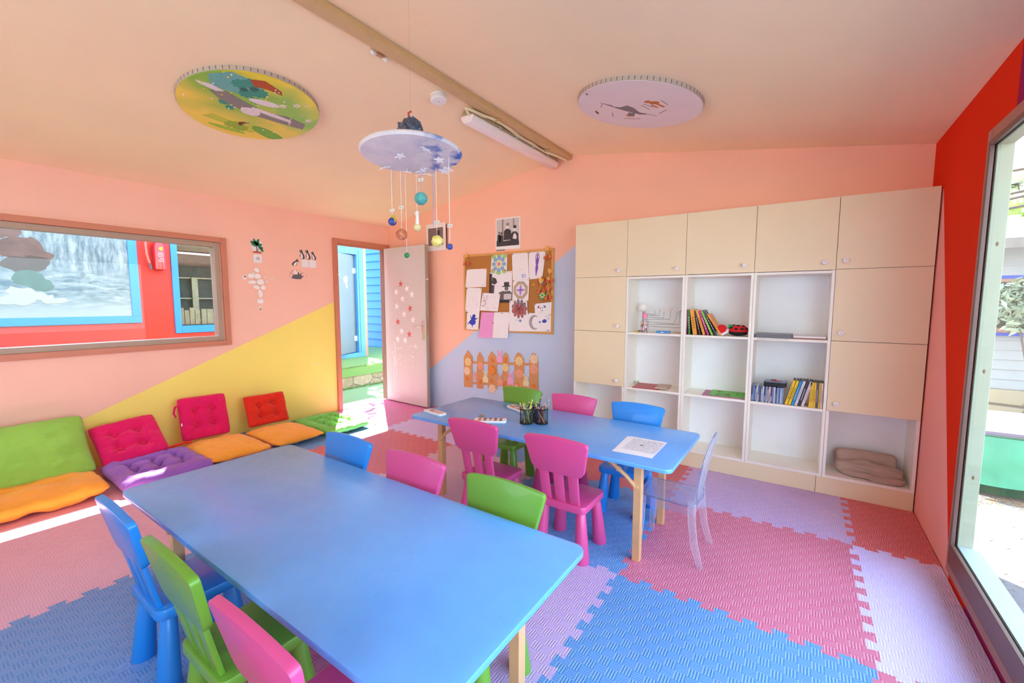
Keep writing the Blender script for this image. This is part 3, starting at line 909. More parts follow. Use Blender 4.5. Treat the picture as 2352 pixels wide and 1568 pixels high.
# penguin-like sea bird stickers
def bird(y, z, h, flip=1, tilt=0.0, label=''):
    b = MB()
    def R(u, v): return (y + flip * (u * cos(tilt) - v * sin(tilt)), z + u * sin(tilt) + v * cos(tilt))
    body = [R(u * h, v * h) for u, v in ((.05, .0), (.30, .02), (.36, .12), (.33, .35), (.22, .58), (.13, .70), (.14, .86), (.03, .98), (-.10, .96), (-.16, .86), (-.30, .80), (-.14, .78), (-.08, .62), (-.16, .40), (-.15, .15))]
    b.prism(body, .0, .0012, left, 0)
    belly = [R(u * h, v * h) for u, v in ((-.02, .04), (.14, .06), (.17, .25), (.10, .48), (-.01, .66), (-.06, .60), (-.10, .40), (-.10, .16))]
    b.prism(belly, .0012, .002, left, 1)
    b.prism([R(-.05 * h, .90 * h), R(-.01 * h, .86 * h), R(-.07 * h, .82 * h), R(-.11 * h, .86 * h)], .0012, .002, left, 1)
    b.prism([R(.02 * h, .0), R(.2 * h, .0), R(.18 * h, -.03 * h), R(.0, -.03 * h)], .0, .0012, left, 2)
    return tag(b.build('bird_sticker', [ink, paper_w, M('orange beak', 'd98a4a', .6)], loc=(0, y, z), smooth=0), label, 'sticker', 'penguin wall stickers')
bird(-1.245, 1.848, .105, 1, 0, 'penguin wall sticker standing on the switches, left of three')
bird(-1.175, 1.848, .110, 1, 0, 'penguin wall sticker standing on the switches, middle of three')
bird(-1.10, 1.846, .098, 1, .1, 'penguin wall sticker standing on the switches, right of three')
bird(-1.335, 1.757, .095, -1, .5, 'penguin wall sticker jumping down beside the switches')
b = MB()
sp = [(-1.375, 1.625), (-1.352, 1.655), (-1.365, 1.67), (-1.335, 1.66), (-1.325, 1.685), (-1.305, 1.662), (-1.285, 1.70), (-1.275, 1.668), (-1.25, 1.685), (-1.258, 1.655), (-1.225, 1.658), (-1.248, 1.635), (-1.26, 1.618), (-1.32, 1.615)]
b.prism(sp, 0, .0012, left)
random.seed(3)
for i in range(16):
    a = random.uniform(.2, pi - .2); rr = random.uniform(.075, .12)
    b.prism(ell(-1.30 + rr * cos(a), 1.64 + rr * .7 * sin(a), .005, .0035, 8, a), 0, .0012, left)
b.prism(ell(-1.325, 1.692, .015, .026, 14, .2), .0012, .002, left, 1)
tag(b.build('splash_sticker', [M('splash grey', '68626a', .6), paper_w], loc=(0, -1.30, 1.62), smooth=0), 'grey water splash wall sticker below the jumping penguin', 'sticker')
# white pebbles glued to the wall
m_stone = M('white pebble', 'fdf8f0', .5, .05, 14)
pb = [(-1.742, 1.69, .030, .024, -.6, 'topmost white pebble of the wall cluster, tilted'), (-1.802, 1.627, .036, .029, .1, 'white pebble at the upper left of the wall cluster'), (-1.738, 1.627, .036, .027, -.1, 'white pebble at the upper middle of the wall cluster'),
      (-1.795, 1.563, .042, .022, .0, 'flat white pebble in the second row, left'), (-1.712, 1.568, .042, .031, .0, 'largest white pebble in the second row, right'),
      (-1.752, 1.513, .036, .024, -.2, 'white pebble in the third row, left'), (-1.684, 1.512, .029, .026, .3, 'white pebble in the third row, right'), (-1.718, 1.446, .026, .043, .0, 'upright white pebble with a chip, above the lowest one'), (-1.722, 1.367, .037, .028, .1, 'lowest white pebble of the wall cluster')]
for i, (y, z, a, c, rt, lab) in enumerate(pb):
    b = MB(); b.sph((.010, y, z), (.011, a, c), 20, mat=Matrix.Rotation(rt, 4, 'X'))
    for v in b.bm.verts:
        d = noise.noise(Vector((v.co.y * 22 + i * 5, v.co.z * 22, 0))) * .006
        v.co.y += d; v.co.z += d * .7; v.co.x = max(v.co.x, .0005)
    tag(b.build('pebble', m_stone, loc=(0, y, z), smooth=180), lab, 'pebble', 'white pebbles on the left wall')
b = MB()
for (y, z, a, c) in ((-1.865, 1.605, .020, .022), (-1.855, 1.625, .012, .014), (-1.725, 1.292, .013, .02), (-1.735, 1.315, .01, .013), (-1.72, 1.272, .009, .014), (-1.655, 1.622, .012, .009), (-1.585, 1.605, .013, .010), (-1.64, 1.575, .014, .012), (-1.77, 1.655, .012, .02), (-1.13, .62, .025, .004)):
    b.prism([(p[0] + noise.noise(Vector((p[0] * 60, p[1] * 60, 1))) * .006, p[1] + noise.noise(Vector((p[1] * 60, p[0] * 60, 2))) * .006) for p in ell(y, z, a, c, 14)], 0, .0008, left)
b.build('bare_plaster', M('bare plaster', 'f6e7df', .8), bpy.data.objects['wall_left'], smooth=0)

# ------------------------------------------------------------------ back wall: pictures
def fr(poly, mb, m, w0=.001, w1=.0015): mb.prism(poly, w0, w1, back, m)
grey1 = M('print mid grey', '8d8786', .6); grey2 = M('print dark grey', '3e3a3d', .6); grey3 = M('print light grey', 'cfc8c6', .6)
b = MB(); b.prism(rect(.752, 2.0, 1.087, 2.335), .0, .02, back)
pf = tag(b.build('framed_picture', M('white frame', 'f2ece8', .4), loc=(.92, 0, 2.0), bev=.002, smooth=0), 'small white picture frame with a dark brick picture, behind the planet mobile', 'picture')
b = MB(); fr(rect(.79, 2.065, 1.045, 2.28), b, 0, .0201, .0208)
for k in range(9): fr(rect(.79, 2.075 + k * .024, 1.045, 2.078 + k * .024), b, 1, .0208, .0211)
fr(rect(.93, 2.18, .99, 2.245), b, 2, .0208, .0211)
b.build('picture_print', [M('brick brown', '86706a', .6), M('mortar', '6a5650', .7), grey2], pf, smooth=0)
b = MB(); b.box(1.0875, -.018, 2.02, 1.10, -.002, 2.31); b.build('frame_side', M('red brown frame side', '7a3a2a', .5), pf, smooth=0)
# black and white photo print
b = MB(); b.prism([(1.838, 1.952), (2.17, 1.945), (2.168, 2.292), (1.838, 2.297)], .0005, .002, back, 0)
fr(rect(1.85, 1.985, 2.155, 2.28), b, 1, .002, .0023)
fr([(1.85, 1.985), (2.155, 1.985), (2.155, 2.03), (2.05, 2.045), (1.95, 2.04), (1.85, 2.05)], b, 2, .0023, .0026)
fr(rect(1.925, 2.05, 1.945, 2.28), b, 3, .0023, .0026); fr(rect(2.075, 2.16, 2.09, 2.28), b, 3, .0023, .0026)
for (cx, cz, s, hd) in ((1.885, 2.085, .45, 0), (1.915, 2.07, .5, 0), (2.0, 2.10, .95, 1), (2.095, 2.06, 1.0, 1)):
    fr([(cx - .055 * s, cz - .05), (cx + .055 * s, cz - .05), (cx + .05 * s, cz + .05 * s), (cx + .015 * s, cz + .075 * s), (cx - .02 * s, cz + .075 * s), (cx - .05 * s, cz + .05 * s)], b, 2, .0026, .0029)
    fr(ell(cx, cz + .105 * s, .024 * s, .032 * s, 14), b, 4 if hd else 3, .0029, .0032)
    fr(ell(cx + .004, cz + .125 * s, .024 * s, .018 * s, 12), b, 2 if cx > 2.05 or not hd else 3, .0032, .0034)
fr([(2.07, 2.06), (2.12, 2.05), (2.125, 2.085), (2.10, 2.12), (2.08, 2.10)], b, 4, .0029, .0031)
fr(rect(1.845, 1.935, 1.965, 1.95), b, 3, .0023, .0026)
tag(b.build('photo_print', [paper_w, grey3, grey2, grey1, M('print pale', 'e9e3df', .6)], loc=(2.0, 0, 1.945), smooth=0), 'black and white photo print of seated people, taped above the cork board', 'picture')
# cork board
def cork():
    t = NT('cork')
    p = t.obj()
    c = t.mix(t.ramp(t.noise(p, 160, 3, .7), .35, .65), rgb('c98a48'), rgb('a86c30'))
    t.link(c, t.p.inputs['Base Color']); t.p.inputs['Roughness'].default_value = .9
    t.bump(t.noise(p, 200, 2), .3, .004)
    return t.m
BX0, BX1, BZ0, BZ1 = 1.372, 2.596, 1.020, 1.918
b = MB(); b.box(BX0 + .02, -.012, BZ0 + .02, BX1 - .02, -.0005, BZ1 - .02)
board = root('cork_board', (1.98, 0, BZ0), 'cork board with pine frame covered in children drawings', 'notice board')
b.build('cork_panel', cork(), board, smooth=0)
b = MB()
for q in (rect(BX0, BZ0, BX1, BZ0 + .026), rect(BX0, BZ1 - .026, BX1, BZ1), rect(BX0, BZ0 + .026, BX0 + .026, BZ1 - .026), rect(BX1 - .026, BZ0 + .026, BX1, BZ1 - .026)): b.prism(q, .0005, .022, back)
b.build('board_frame', M('pine frame', 'e2a65c', .5, .1, 14), board, bev=.003, smooth=0)
cols = {}
def pen(h):
    k = 'crayon ' + h
    return M(k, h, .7, .12, 60)
layer = [.0132]
def sheet(quad, label, draw=None, colour=None, cat='drawing', pins=((0, 0), (1, 0)), curl=.006):
    """a sheet pinned to the board: bowed grid mesh; draw(mb, put, mats) adds the drawing"""
    w = layer[0]; layer[0] += .0009
    if min(p[1] for p in quad) < 1.04: w = max(w, .0232)
    q = [Vector(p) for p in quad]                    # TL, TR, BR, BL
    def P(s, t): return q[0] * (1 - s) * (1 - t) + q[1] * s * (1 - t) + q[2] * s * t + q[3] * (1 - s) * t
    bow = lambda s, t: w + curl * t
    b = MB(); N = 6
    mats = [colour or paper_w]
    g = [[b.bm.verts.new(back(*P(i / N, j / N), bow(i / N, j / N))) for j in range(N + 1)] for i in range(N + 1)]
    g2 = [[b.bm.verts.new(back(*P(i / N, j / N), bow(i / N, j / N) - .0006)) for j in range(N + 1)] for i in range(N + 1)]
    for i in range(N):
        for j in range(N):
            b.bm.faces.new((g[i][j], g[i + 1][j], g[i + 1][j + 1], g[i][j + 1])); b.bm.faces.new((g2[i][j], g2[i][j + 1], g2[i + 1][j + 1], g2[i + 1][j]))
    for i in range(N):
        for (G1, G2, A, B_) in ((g, g2, (i, 0), (i + 1, 0)), (g, g2, (i, N), (i + 1, N)), (g, g2, (0, i), (0, i + 1)), (g, g2, (N, i), (N, i + 1))):
            b.bm.faces.new((G1[A[0]][A[1]], G1[B_[0]][B_[1]], G2[B_[0]][B_[1]], G2[A[0]][A[1]]))
    lv = [0]
    def put(poly, hexc, lift=1):
        m_ = pen(hexc)
        if m_ not in mats: mats.append(m_)
        lv[0] += 1
        d = .0004 + lift * .0004
        fn = lambda s, t, ww: back(*P(s, t), bow(s, t) + ww)
        b.prism(poly, d - .0002, d, fn, mats.index(m_))
    if draw: draw(put)
    o = b.build('drawing' if cat == 'drawing' else 'sheet', mats, loc=back(*((q[0] + q[2]) / 2), w), smooth=30)
    tag(o, label, cat, 'papers on the cork board')
    for k, (s, t) in enumerate(pins):
        p = P(.05 + .9 * s, .04 + .92 * t); pb_ = MB()
        pb_.cyl(back(p.x, p.y, bow(s, t)), back(p.x, p.y, bow(s, t) + .006), .006, .004, 10)
        pb_.build('push_pin', pen(['3a4a8a', 'e8b84a', 'c04a3a'][k % 3]), o)
    return o
def scrib(put, seed, n, hexc, x0=.1, x1=.9, y0=.1, y1=.9, w=.006):
    random.seed(seed)
    for i in range(n):
        s, t, a, l = random.uniform(x0, x1), random.uniform(y0, y1), random.uniform(0, 2 * pi), random.uniform(.03, .11)
        put(line2(s, t, s + l * cos(a), t + l * sin(a), w), hexc, 1 + .01 * i)
sheet([(1.756, 1.695), (2.072, 1.705), (2.071, 1.357), (1.750, 1.345)], 'black and white print of a seated person in a round hat on the cork board', lambda put: (
    put(rect(.0, .02, .12, .75), '3a3638'), put([(.14, .15), (.3, .2), (.36, .33), (.25, .4), (.12, .35)], '4a4648', 2), put([(.12, .4), (.24, .42), (.22, .7), (.3, .85), (.1, .8)], '55504f', 2),
    put(rect(.66, .34, .88, .46), '4a4546', 2), put(line2(.58, .475, .94, .475, .03), '2e2a2c', 3), put(ell(.77, .545, .085, .075, 16), '7a7270', 3), put([(.45, .66), (.62, .62), (.74, .64), (.9, .62), (1.0, .70), (1.0, 1.0), (.3, 1.0)], '6a6464', 2),
    put(rect(.66, .72, .98, .9), 'd8d2ce', 4), put([(.3, .92), (.6, .9), (.95, .94), (.95, 1.0), (.3, 1.0)], '353133', 5)))
sheet([(1.417, 1.747), (1.717, 1.745), (1.710, 1.535), (1.398, 1.535)], 'nearly blank white sheet at the left of the cork board, below its top corner', lambda put: put(rect(.8, .88, .88, .9), 'b8b0b4'))
def d_mandala(put):
    put(rect(.04, .03, .96, .97), 'e9efd9', .5)
    for (s, t) in ((.15, .12), (.85, .12), (.15, .88), (.85, .88), (.5, .05), (.5, .95)): put(ell(s, t, .15, .09, 16), 'a6d58a', 1)
    for k in range(8):
        a = 2 * pi * k / 8
        put(ell(.5 + .32 * cos(a), .5 + .31 * sin(a), .115, .095, 18), '6d9fd6', 1.5 + .05 * k); put(ell(.5 + .32 * cos(a), .5 + .31 * sin(a), .06, .05, 12), '9fc8ee', 2.2 + .05 * k)
    for k in range(8): put(ell(.5 + .17 * cos(2 * pi * (k + .5) / 8), .5 + .16 * sin(2 * pi * (k + .5) / 8), .05, .04, 12), 'ecd877', 3)
    put(flower(.5, .5, .12, 8), 'ee9cc0', 3.5); put(ell(.5, .5, .05, .045, 12), 'e0567a', 4)
    for (s, t) in ((.12, .8), (.88, .82)): put(ell(s, t, .06, .05, 10), 'e66a6a', 3)
sheet([(1.789, 1.898), (2.006, 1.897), (2.003, 1.675), (1.777, 1.682)], 'colourful blue and green mandala drawing at the top of the cork board', d_mandala)
sheet([(2.07, 1.895), (2.278, 1.902), (2.296, 1.609), (2.085, 1.60)], 'white sheet with two faint blue bars, left of the purple figure drawing', lambda put: (put(rect(.58, .8, .68, .94), 'b9bde8'), put(rect(.72, .8, .82, .94), 'c4c6ee'), put(ell(.48, .62, .03, .02, 10), 'f0c8a0'), put(ell(.66, .64, .02, .015, 8), 'c8b8e0')))
sheet([(2.289, 1.90), (2.502, 1.90), (2.463, 1.613), (2.298, 1.604)], 'drawing of a purple figure with raised arms, top right of the cork board', lambda put: (
    put([(.50, .20), (.58, .20), (.60, .27), (.65, .31), (.64, .42), (.60, .50), (.64, .60), (.60, .72), (.56, .84), (.53, .93), (.49, .84), (.46, .70), (.45, .58), (.48, .49), (.44, .40), (.44, .31), (.49, .27)], '8d5fc0'), put(ell(.54, .155, .055, .05, 14), 'a779cf', 2),
    put(line2(.44, .30, .43, .17, .035), '8d5fc0', 2), put(line2(.43, .17, .53, .05, .03), '8d5fc0', 2.2), put(line2(.65, .30, .66, .17, .035), '8d5fc0', 2.4), put(line2(.66, .17, .55, .05, .03), '8d5fc0', 2.6)), pins=((0, 0), (1, 0), (0, 1)))
def d_oct(put):
    put(ell(.5, .5, .46, .44, 8, pi / 8), '5a4a4a', 1); put(ell(.5, .5, .44, .42, 8, pi / 8), 'd0b48a', 1.5); put(ell(.5, .5, .34, .33, 8, pi / 8), '6a5a5a', 2); put(ell(.5, .5, .32, .31, 8, pi / 8), 'efe6ea', 2.5)
    for k in range(4): put(ell(.5 + .12 * cos(k * pi / 2), .5 + .12 * sin(k * pi / 2), .13, .06, 14, k * pi / 2), 'b48fd6', 3 + .1 * k)
    put(ell(.5, .5, .06, .06, 12), '8f62b8', 4)
sheet([(2.085, 1.60), (2.298, 1.608), (2.292, 1.378), (2.081, 1.381)], 'drawing of a beige octagon with a purple cross', d_oct)
sheet([(1.417, 1.534), (1.646, 1.523), (1.616, 1.243), (1.396, 1.244)], 'white sheet with faint pencil scribbles, left side of the cork board', lambda put: scrib(put, 1, 38, 'c4bcc2'), pins=((0, 0), (1, 0), (0, 1)))
sheet([(1.657, 1.467), (1.914, 1.454), (1.883, 1.253), (1.622, 1.262)], 'white sheet with dark crayon strokes, overlapping the hat print', lambda put: (scrib(put, 2, 20, '8a6f78', .05, .3, .1, .8, .022), scrib(put, 5, 26, 'b8a4ac', .3, .9)))
sheet([(1.421, 1.243), (1.613, 1.243), (1.599, 1.034), (1.414, 1.033)], 'drawing of a solid blue dancing figure, bottom left of the cork board', lambda put: (
    put(ell(.58, .24, .13, .11, 14), '2f45c0'), put(ell(.55, .36, .17, .10, 14), '2a3fb6', 1.3), put(ell(.50, .58, .26, .17, 18), '3147c6', 1.6), put(line2(.35, .5, .1, .70, .06), '2a3fb6', 2), put(line2(.68, .45, .88, .34, .06), '2a3fb6', 2.2), put(line2(.5, .7, .5, .87, .06), '2a3fb6', 2.4), put(line2(.4, .42, .3, .2, .045), '2a3fb6', 2.6)), pins=((0, 0), (0, 1)))
sheet([(1.644, 1.242), (1.831, 1.240), (1.812, .946), (1.606, .943)], 'pink sheet hanging below the cork board edge', lambda put: scrib(put, 7, 9, 'd072a8', .2, .8, .3, .7, .012), M('pink paper', 'f2a2d8', .6), pins=((1, .4),), curl=.012)
sheet([(1.831, 1.243), (2.051, 1.248), (2.025, .954), (1.812, .946)], 'white sheet hanging below the cork board edge beside the pink one', lambda put: scrib(put, 8, 4, 'd4ccd4', .3, .6, .5, .7), pins=((.5, 0), (1, 0)), curl=.012)
def d_flower(put):
    for k in range(11):
        a = 2 * pi * k / 11
        c = ['8a8088', 'b07c78', 'c46a66'][0 if k > 7 else (1 if k > 5 else 2)]
        put(ell(.56 + .32 * cos(a), .27 + .205 * sin(a), .115, .078, 16, a), '5e5058', 1 + .02 * k); put(ell(.56 + .32 * cos(a), .27 + .205 * sin(a), .095, .062, 16, a), c, 1.6 + .02 * k)
    for k in range(10):
        a = 2 * pi * k / 10 + .2
        put(ell(.56 + .17 * cos(a), .27 + .11 * sin(a), .08, .045, 14, a), 'b4564e' if k % 2 else '94505a', 2.4 + .02 * k)
    put(ell(.56, .27, .09, .055, 14), '7a4448', 3.2); put(ell(.6, .66, .07, .045, 14), '8f96c8', 1); put(line2(.35, .64, .48, .65, .015), '9cc090', 1)
sheet([(2.042, 1.377), (2.274, 1.381), (2.297, 1.041), (2.042, 1.036)], 'drawing of a big red and grey petalled flower', d_flower)
def d_moon(put):
    n = 26
    pts = [(.30 + .23 * cos(a), .50 + .40 * sin(a)) for a in [(.9 + i / n * (2 * pi - 1.8)) for i in range(n + 1)]]
    pts += [(.375 + .175 * cos(a), .50 + .32 * sin(a)) for a in [(1.05 + i / n * (2 * pi - 2.1)) for i in range(n + 1)]][::-1]
    put(pts, 'b0a6a8'); put(star(.54, .48, .07, .03), '4450b4', 2)
    put([(.62, .42), (.72, .30), (.80, .34), (.84, .42), (.76, .52), (.66, .50)], '4450b4', 2)
    random.seed(9)
    for i in range(14): put(ell(.78 + random.uniform(0, .2), .05 + random.uniform(0, .3), .012, .016, 8), '5a62bc', 2)
    put(rect(.82, .9, .95, .94), '8a8490', 2)
sheet([(2.283, 1.243), (2.575, 1.237), (2.578, 1.049), (2.284, 1.042)], 'drawing of a grey crescent moon and blue stars, bottom right of the cork board', d_moon)
sheet([(2.372, 1.341), (2.582, 1.361), (2.581, 1.237), (2.381, 1.23)], 'small drawing of an animal face with coloured ears, above the moon drawing', lambda put: (
    put(ell(.23, .34, .05, .14, 14, .3), 'd0407a'), put(ell(.60, .34, .06, .13, 14, -.3), '5f8ec8'), put(ell(.34, .46, .035, .07, 10), '3a7cc0', 2), put(ell(.47, .44, .03, .06, 10), '4a9ac8', 2), put(ell(.45, .68, .035, .06, 10), 'd04848', 2), scrib(put, 11, 8, 'a8a0b0', .2, .6, .75, .95, .01)), pins=((0, 0),))
# small castanet-like wooden bell ornaments hung on the board
m_or = M('orange wood', 'd9673c', .5, .1, 20); m_yw = M('yellow ribbon', 'f0b95a', .6, .1, 20)
def ornament(x, z, s, label, seed):
    random.seed(seed)
    r = root('bell_ornament', back(x, z, .045), label, 'ornament', 'orange bell ornaments on the cork board')
    b = MB()
    for a, l in ((1.9, .05), (.9, .05), (1.45, .06)):
        b.prism([(x + p[0] * s, z + p[1] * s) for p in ell(.02 * cos(a), .025 * sin(a) + .01, l / 2, .010, 12, a)], .040 + .003 * a, .043 + .003 * a, back)
    b.build('ribbon_leaf', m_yw, r, smooth=0)
    for dx, dz in ((-.020, -.062), (.028, -.055)):
        xx, zz = x + dx * s, z + dz * s
        b = MB(); b.tube([back(x, z, .043), back(xx, zz + .012, .043)], .003, 6); b.build('string', m_yw, r)
        b = MB(); b.cyl(back(xx, zz + .014, .046), back(xx + dx * .15, zz - .018, .046), .013 * s + .002, .019 * s + .001, 12)
        b.build('bell', m_or, r, bev=.002)
ornament(1.432, 1.872, 1.0, 'orange bell ornament at the top left corner of the cork board', 1)
ornament(2.535, 1.885, 1.0, 'orange bell ornament at the top right corner of the cork board', 2)
ornament(2.565, 1.645, 1.05, 'orange bell ornament with a tall yellow leaf on the right board edge', 3)
ornament(2.55, 1.565, .95, 'orange bell ornament right of the red paper bloom', 4)
ornament(2.458, 1.545, 1.2, 'orange bell ornament in the centre of the right hand bunch', 5)
ornament(2.545, 1.468, 1.05, 'lowest orange bell ornament of the right hand bunch', 6)
for (x, z, h1, h2, lab) in ((2.462, 1.575, 'dd5a3c', '5fa4a0', 'red paper bloom on the right of the cork board'), (2.474, 1.432, '4aa858', 'dcd49a', 'green paper bloom on the right of the cork board')):
    b = MB(); b.prism(star(x, z, .062, .032, 8), .030, .034, back, 0); b.prism(flower(x, z, .035, 6), .034, .037, back, 1); b.prism(ell(x, z, .012), .037, .041, back, 0)
    tag(b.build('paper_bloom', [pen(h1), pen(h2)], loc=back(x, z, .03), smooth=0), lab, 'ornament')
b = MB(); b.prism(star(2.352, 1.548, .022, .009), .014, .018, back); tag(b.build('small_star', pen('e8b030'), loc=back(2.352, 1.548, .014), smooth=0), 'small yellow star pinned left of the red paper bloom', 'ornament')
# paper picket fence with bunnies and flowers
kraft = M('kraft paper', 'dc9a62', .75, .08, 9)
b = MB()
pk = [[(1.350, .318), (1.483, .324), (1.487, .705), (1.417, .778), (1.350, .695)], [(1.550, .322), (1.651, .326), (1.655, .697), (1.598, .772), (1.557, .699)], [(1.721, .327), (1.856, .343), (1.858, .717), (1.776, .787), (1.723, .712)],
      [(1.937, .341), (2.022, .351), (2.023, .729), (1.995, .782), (1.962, .782), (1.937, .727)], [(2.100, .360), (2.231, .376), (2.230, .727), (2.175, .796), (2.140, .796), (2.099, .735)], [(2.300, .371), (2.418, .368), (2.409, .749), (2.37, .803), (2.335, .803), (2.298, .741)]]
for p in pk: b.prism(p, .004, .006, back)
b.prism([(1.486, .618), (2.30, .66), (2.30, .69), (1.486, .646)], .002, .0038, back); b.prism([(1.484, .364), (2.30, .41), (2.30, .436), (1.484, .393)], .002, .0038, back)
fence = tag(b.build('paper_fence', kraft, loc=back(1.88, .32, .004), smooth=0), 'brown paper picket fence craft with bunnies on the blue wall', 'wall decoration')
fc = {'y': 'f4d592', 'c': 'f4d5b0', 'p': 'f2a886', 'o': 'f0923a'}
for (x, z, k, R) in ((1.418, .634, 'y', .055), (1.402, .52, 'c', .055), (1.609, .6, 'p', .052), (1.787, .562, 'o', .058), (1.975, .613, 'y', .053), (2.162, .702, 'y', .058), (2.356, .737, 'c', .058), (2.357, .627, 'p', .058), (2.163, .559, 'p', .057), (1.785, .342, 'c', .058), (2.147, .395, 'c', .05)):
    b = MB(); b.prism(flower(x, z, R, 8, .12, 64), .0065, .0085 if k != 'o' else .018, back); b.prism(ell(x, z, R * .28), .0085 if k != 'o' else .018, .011 if k != 'o' else .02, back)
    b.build('paper_flower', pen(fc[k]), fence, smooth=0)
for (x, zt, zb, k) in ((1.893, .815, .663, 'f5b3d2'), (1.530, .531, .42, 'eda89a'), (1.687, .551, .406, 'f2e2b0'), (1.900, .547, .395, 'eda582'), (2.049, .579, .42, 'f4b0d0'), (2.257, .563, .425, 'f0e2ae')):
    h = zt - zb; b = MB()
    b.prism(ell(x, zb + .27 * h, .30 * h, .26 * h, 20), .0066, .0086, back); b.prism(ell(x, zb + .60 * h, .20 * h, .19 * h, 18), .0086, .0096, back)
    for s in (-1, 1):
        b.prism(ell(x + s * .19 * h, zb + .86 * h, .17 * h, .055 * h, 12, pi / 2 - s * .5), .0076, .0086, back); b.prism(ell(x + s * .2 * h, zb + .04 * h, .10 * h, .055 * h, 10), .0086, .0096, back)
        b.prism(ell(x + s * .07 * h, zb + .64 * h, .022 * h, .03 * h, 8), .0096, .0102, back, 1)
    b.prism(ell(x, zb + .57 * h, .03 * h, .02 * h, 8), .0096, .0102, back, 1)
    b.build('paper_bunny', [pen(k), pen('a0566a')], fence, smooth=0)
for i, (x, z) in enumerate(((1.407, .424), (1.607, .409), (1.782, .427), (1.792, .684), (1.975, .696), (1.965, .426), (2.153, .433), (2.36, .441))):
    a = (-.6, 1.2, -.8, -.8, 1.2, .9, -.7, -.1)[i]
    b = MB(); b.sph(back(x, z, .012), (.032, .007, .017), 12, mat=Matrix.Rotation(-a, 4, 'Y')); b.build('paper_carrot', pen('f0862e'), fence)
# ------------------------------------------------------------------ ceiling: picture discs, lamp, detector, mobile
thL, thR = math.atan((ZR_ - ZL) / XR), -math.atan((ZR_ - ZRT) / (W - XR))
def slope(th, cx, cy):
    cz = (ZL + cx * tan(th)) if th > 0 else (ZR_ + (cx - XR) * tan(th))
    U = Vector((cos(th), 0, sin(th))); V = Vector((0, 1, 0)); Nn = Vector((sin(th), 0, -cos(th)))
    C = Vector((cx, cy, cz))
    return (lambda u, v, w: C + U * u + V * v + Nn * w), C
def disc(th, cx, cy, R, label, draw):
    fn, C = slope(th, cx, cy)
    r = root('ceiling_disc', C, label, 'ceiling light cover', 'round ceiling discs')
    b = MB(); b.prism(ell(0, 0, R, R, 72), .0, .0265, fn, 0)
    n = 72
    for k in range(n):
        a = 2 * pi * k / n
        c_, s_ = cos(a), sin(a)
        b.prism([(R * c_ + .0004 * c_ - .002 * -s_, R * s_ + .0004 * s_ - .002 * c_), (R * c_ + .001 * c_ - .002 * -s_, R * s_ + .001 * s_ - .002 * c_), (R * c_ + .001 * c_ + .002 * -s_, R * s_ + .001 * s_ + .002 * c_), (R * c_ + .0004 * c_ + .002 * -s_, R * s_ + .0004 * s_ + .002 * c_)], .003, .023, fn, 1)
    b.build('disc_rim', [M('grey white rim', 'c4b5a9', .55), M('notch brown', '6e5a4e', .8)], r, smooth=30)
    b = MB(); b.prism(ell(0, 0, R - .003, R - .003, 72), .0265, .0295, fn, 0)
    mats = [draw[0]]
    lv = [0]
    def put(poly, hexc):
        m_ = pen(hexc)
        if m_ not in mats: mats.append(m_)
        lv[0] += 1
        inside = []
        for (u, v) in poly:
            q = sqrt(u * u + v * v); k = min(1.0, (R - .006) / q) if q > 0 else 1
            inside.append((u * k, v * k))
        b.prism(inside, .0296, .0297 + .00006 * lv[0], fn, mats.index(m_))
    draw[1](put)
    b.build('printed_face', mats, r, smooth=0)
def green_face():
    t = NT('meadow print')
    p = t.obj(); x, y, z = t.xyz(p)
    n = t.noise(p, 3.2, 2)
    f = t.math('MULTIPLY_ADD', n, .7, t.math('MULTIPLY_ADD', x, .9, t.math('MULTIPLY', y, .12)))
    c = t.mix(t.ramp(f, .15, .42), rgb('f3d55a'), rgb('8cc04e'))
    c = t.mix(t.ramp(f, .50, .72), c, rgb('e6d636'))
    t.link(c, t.p.inputs['Base Color']); t.p.inputs['Roughness'].default_value = .4
    return t.m
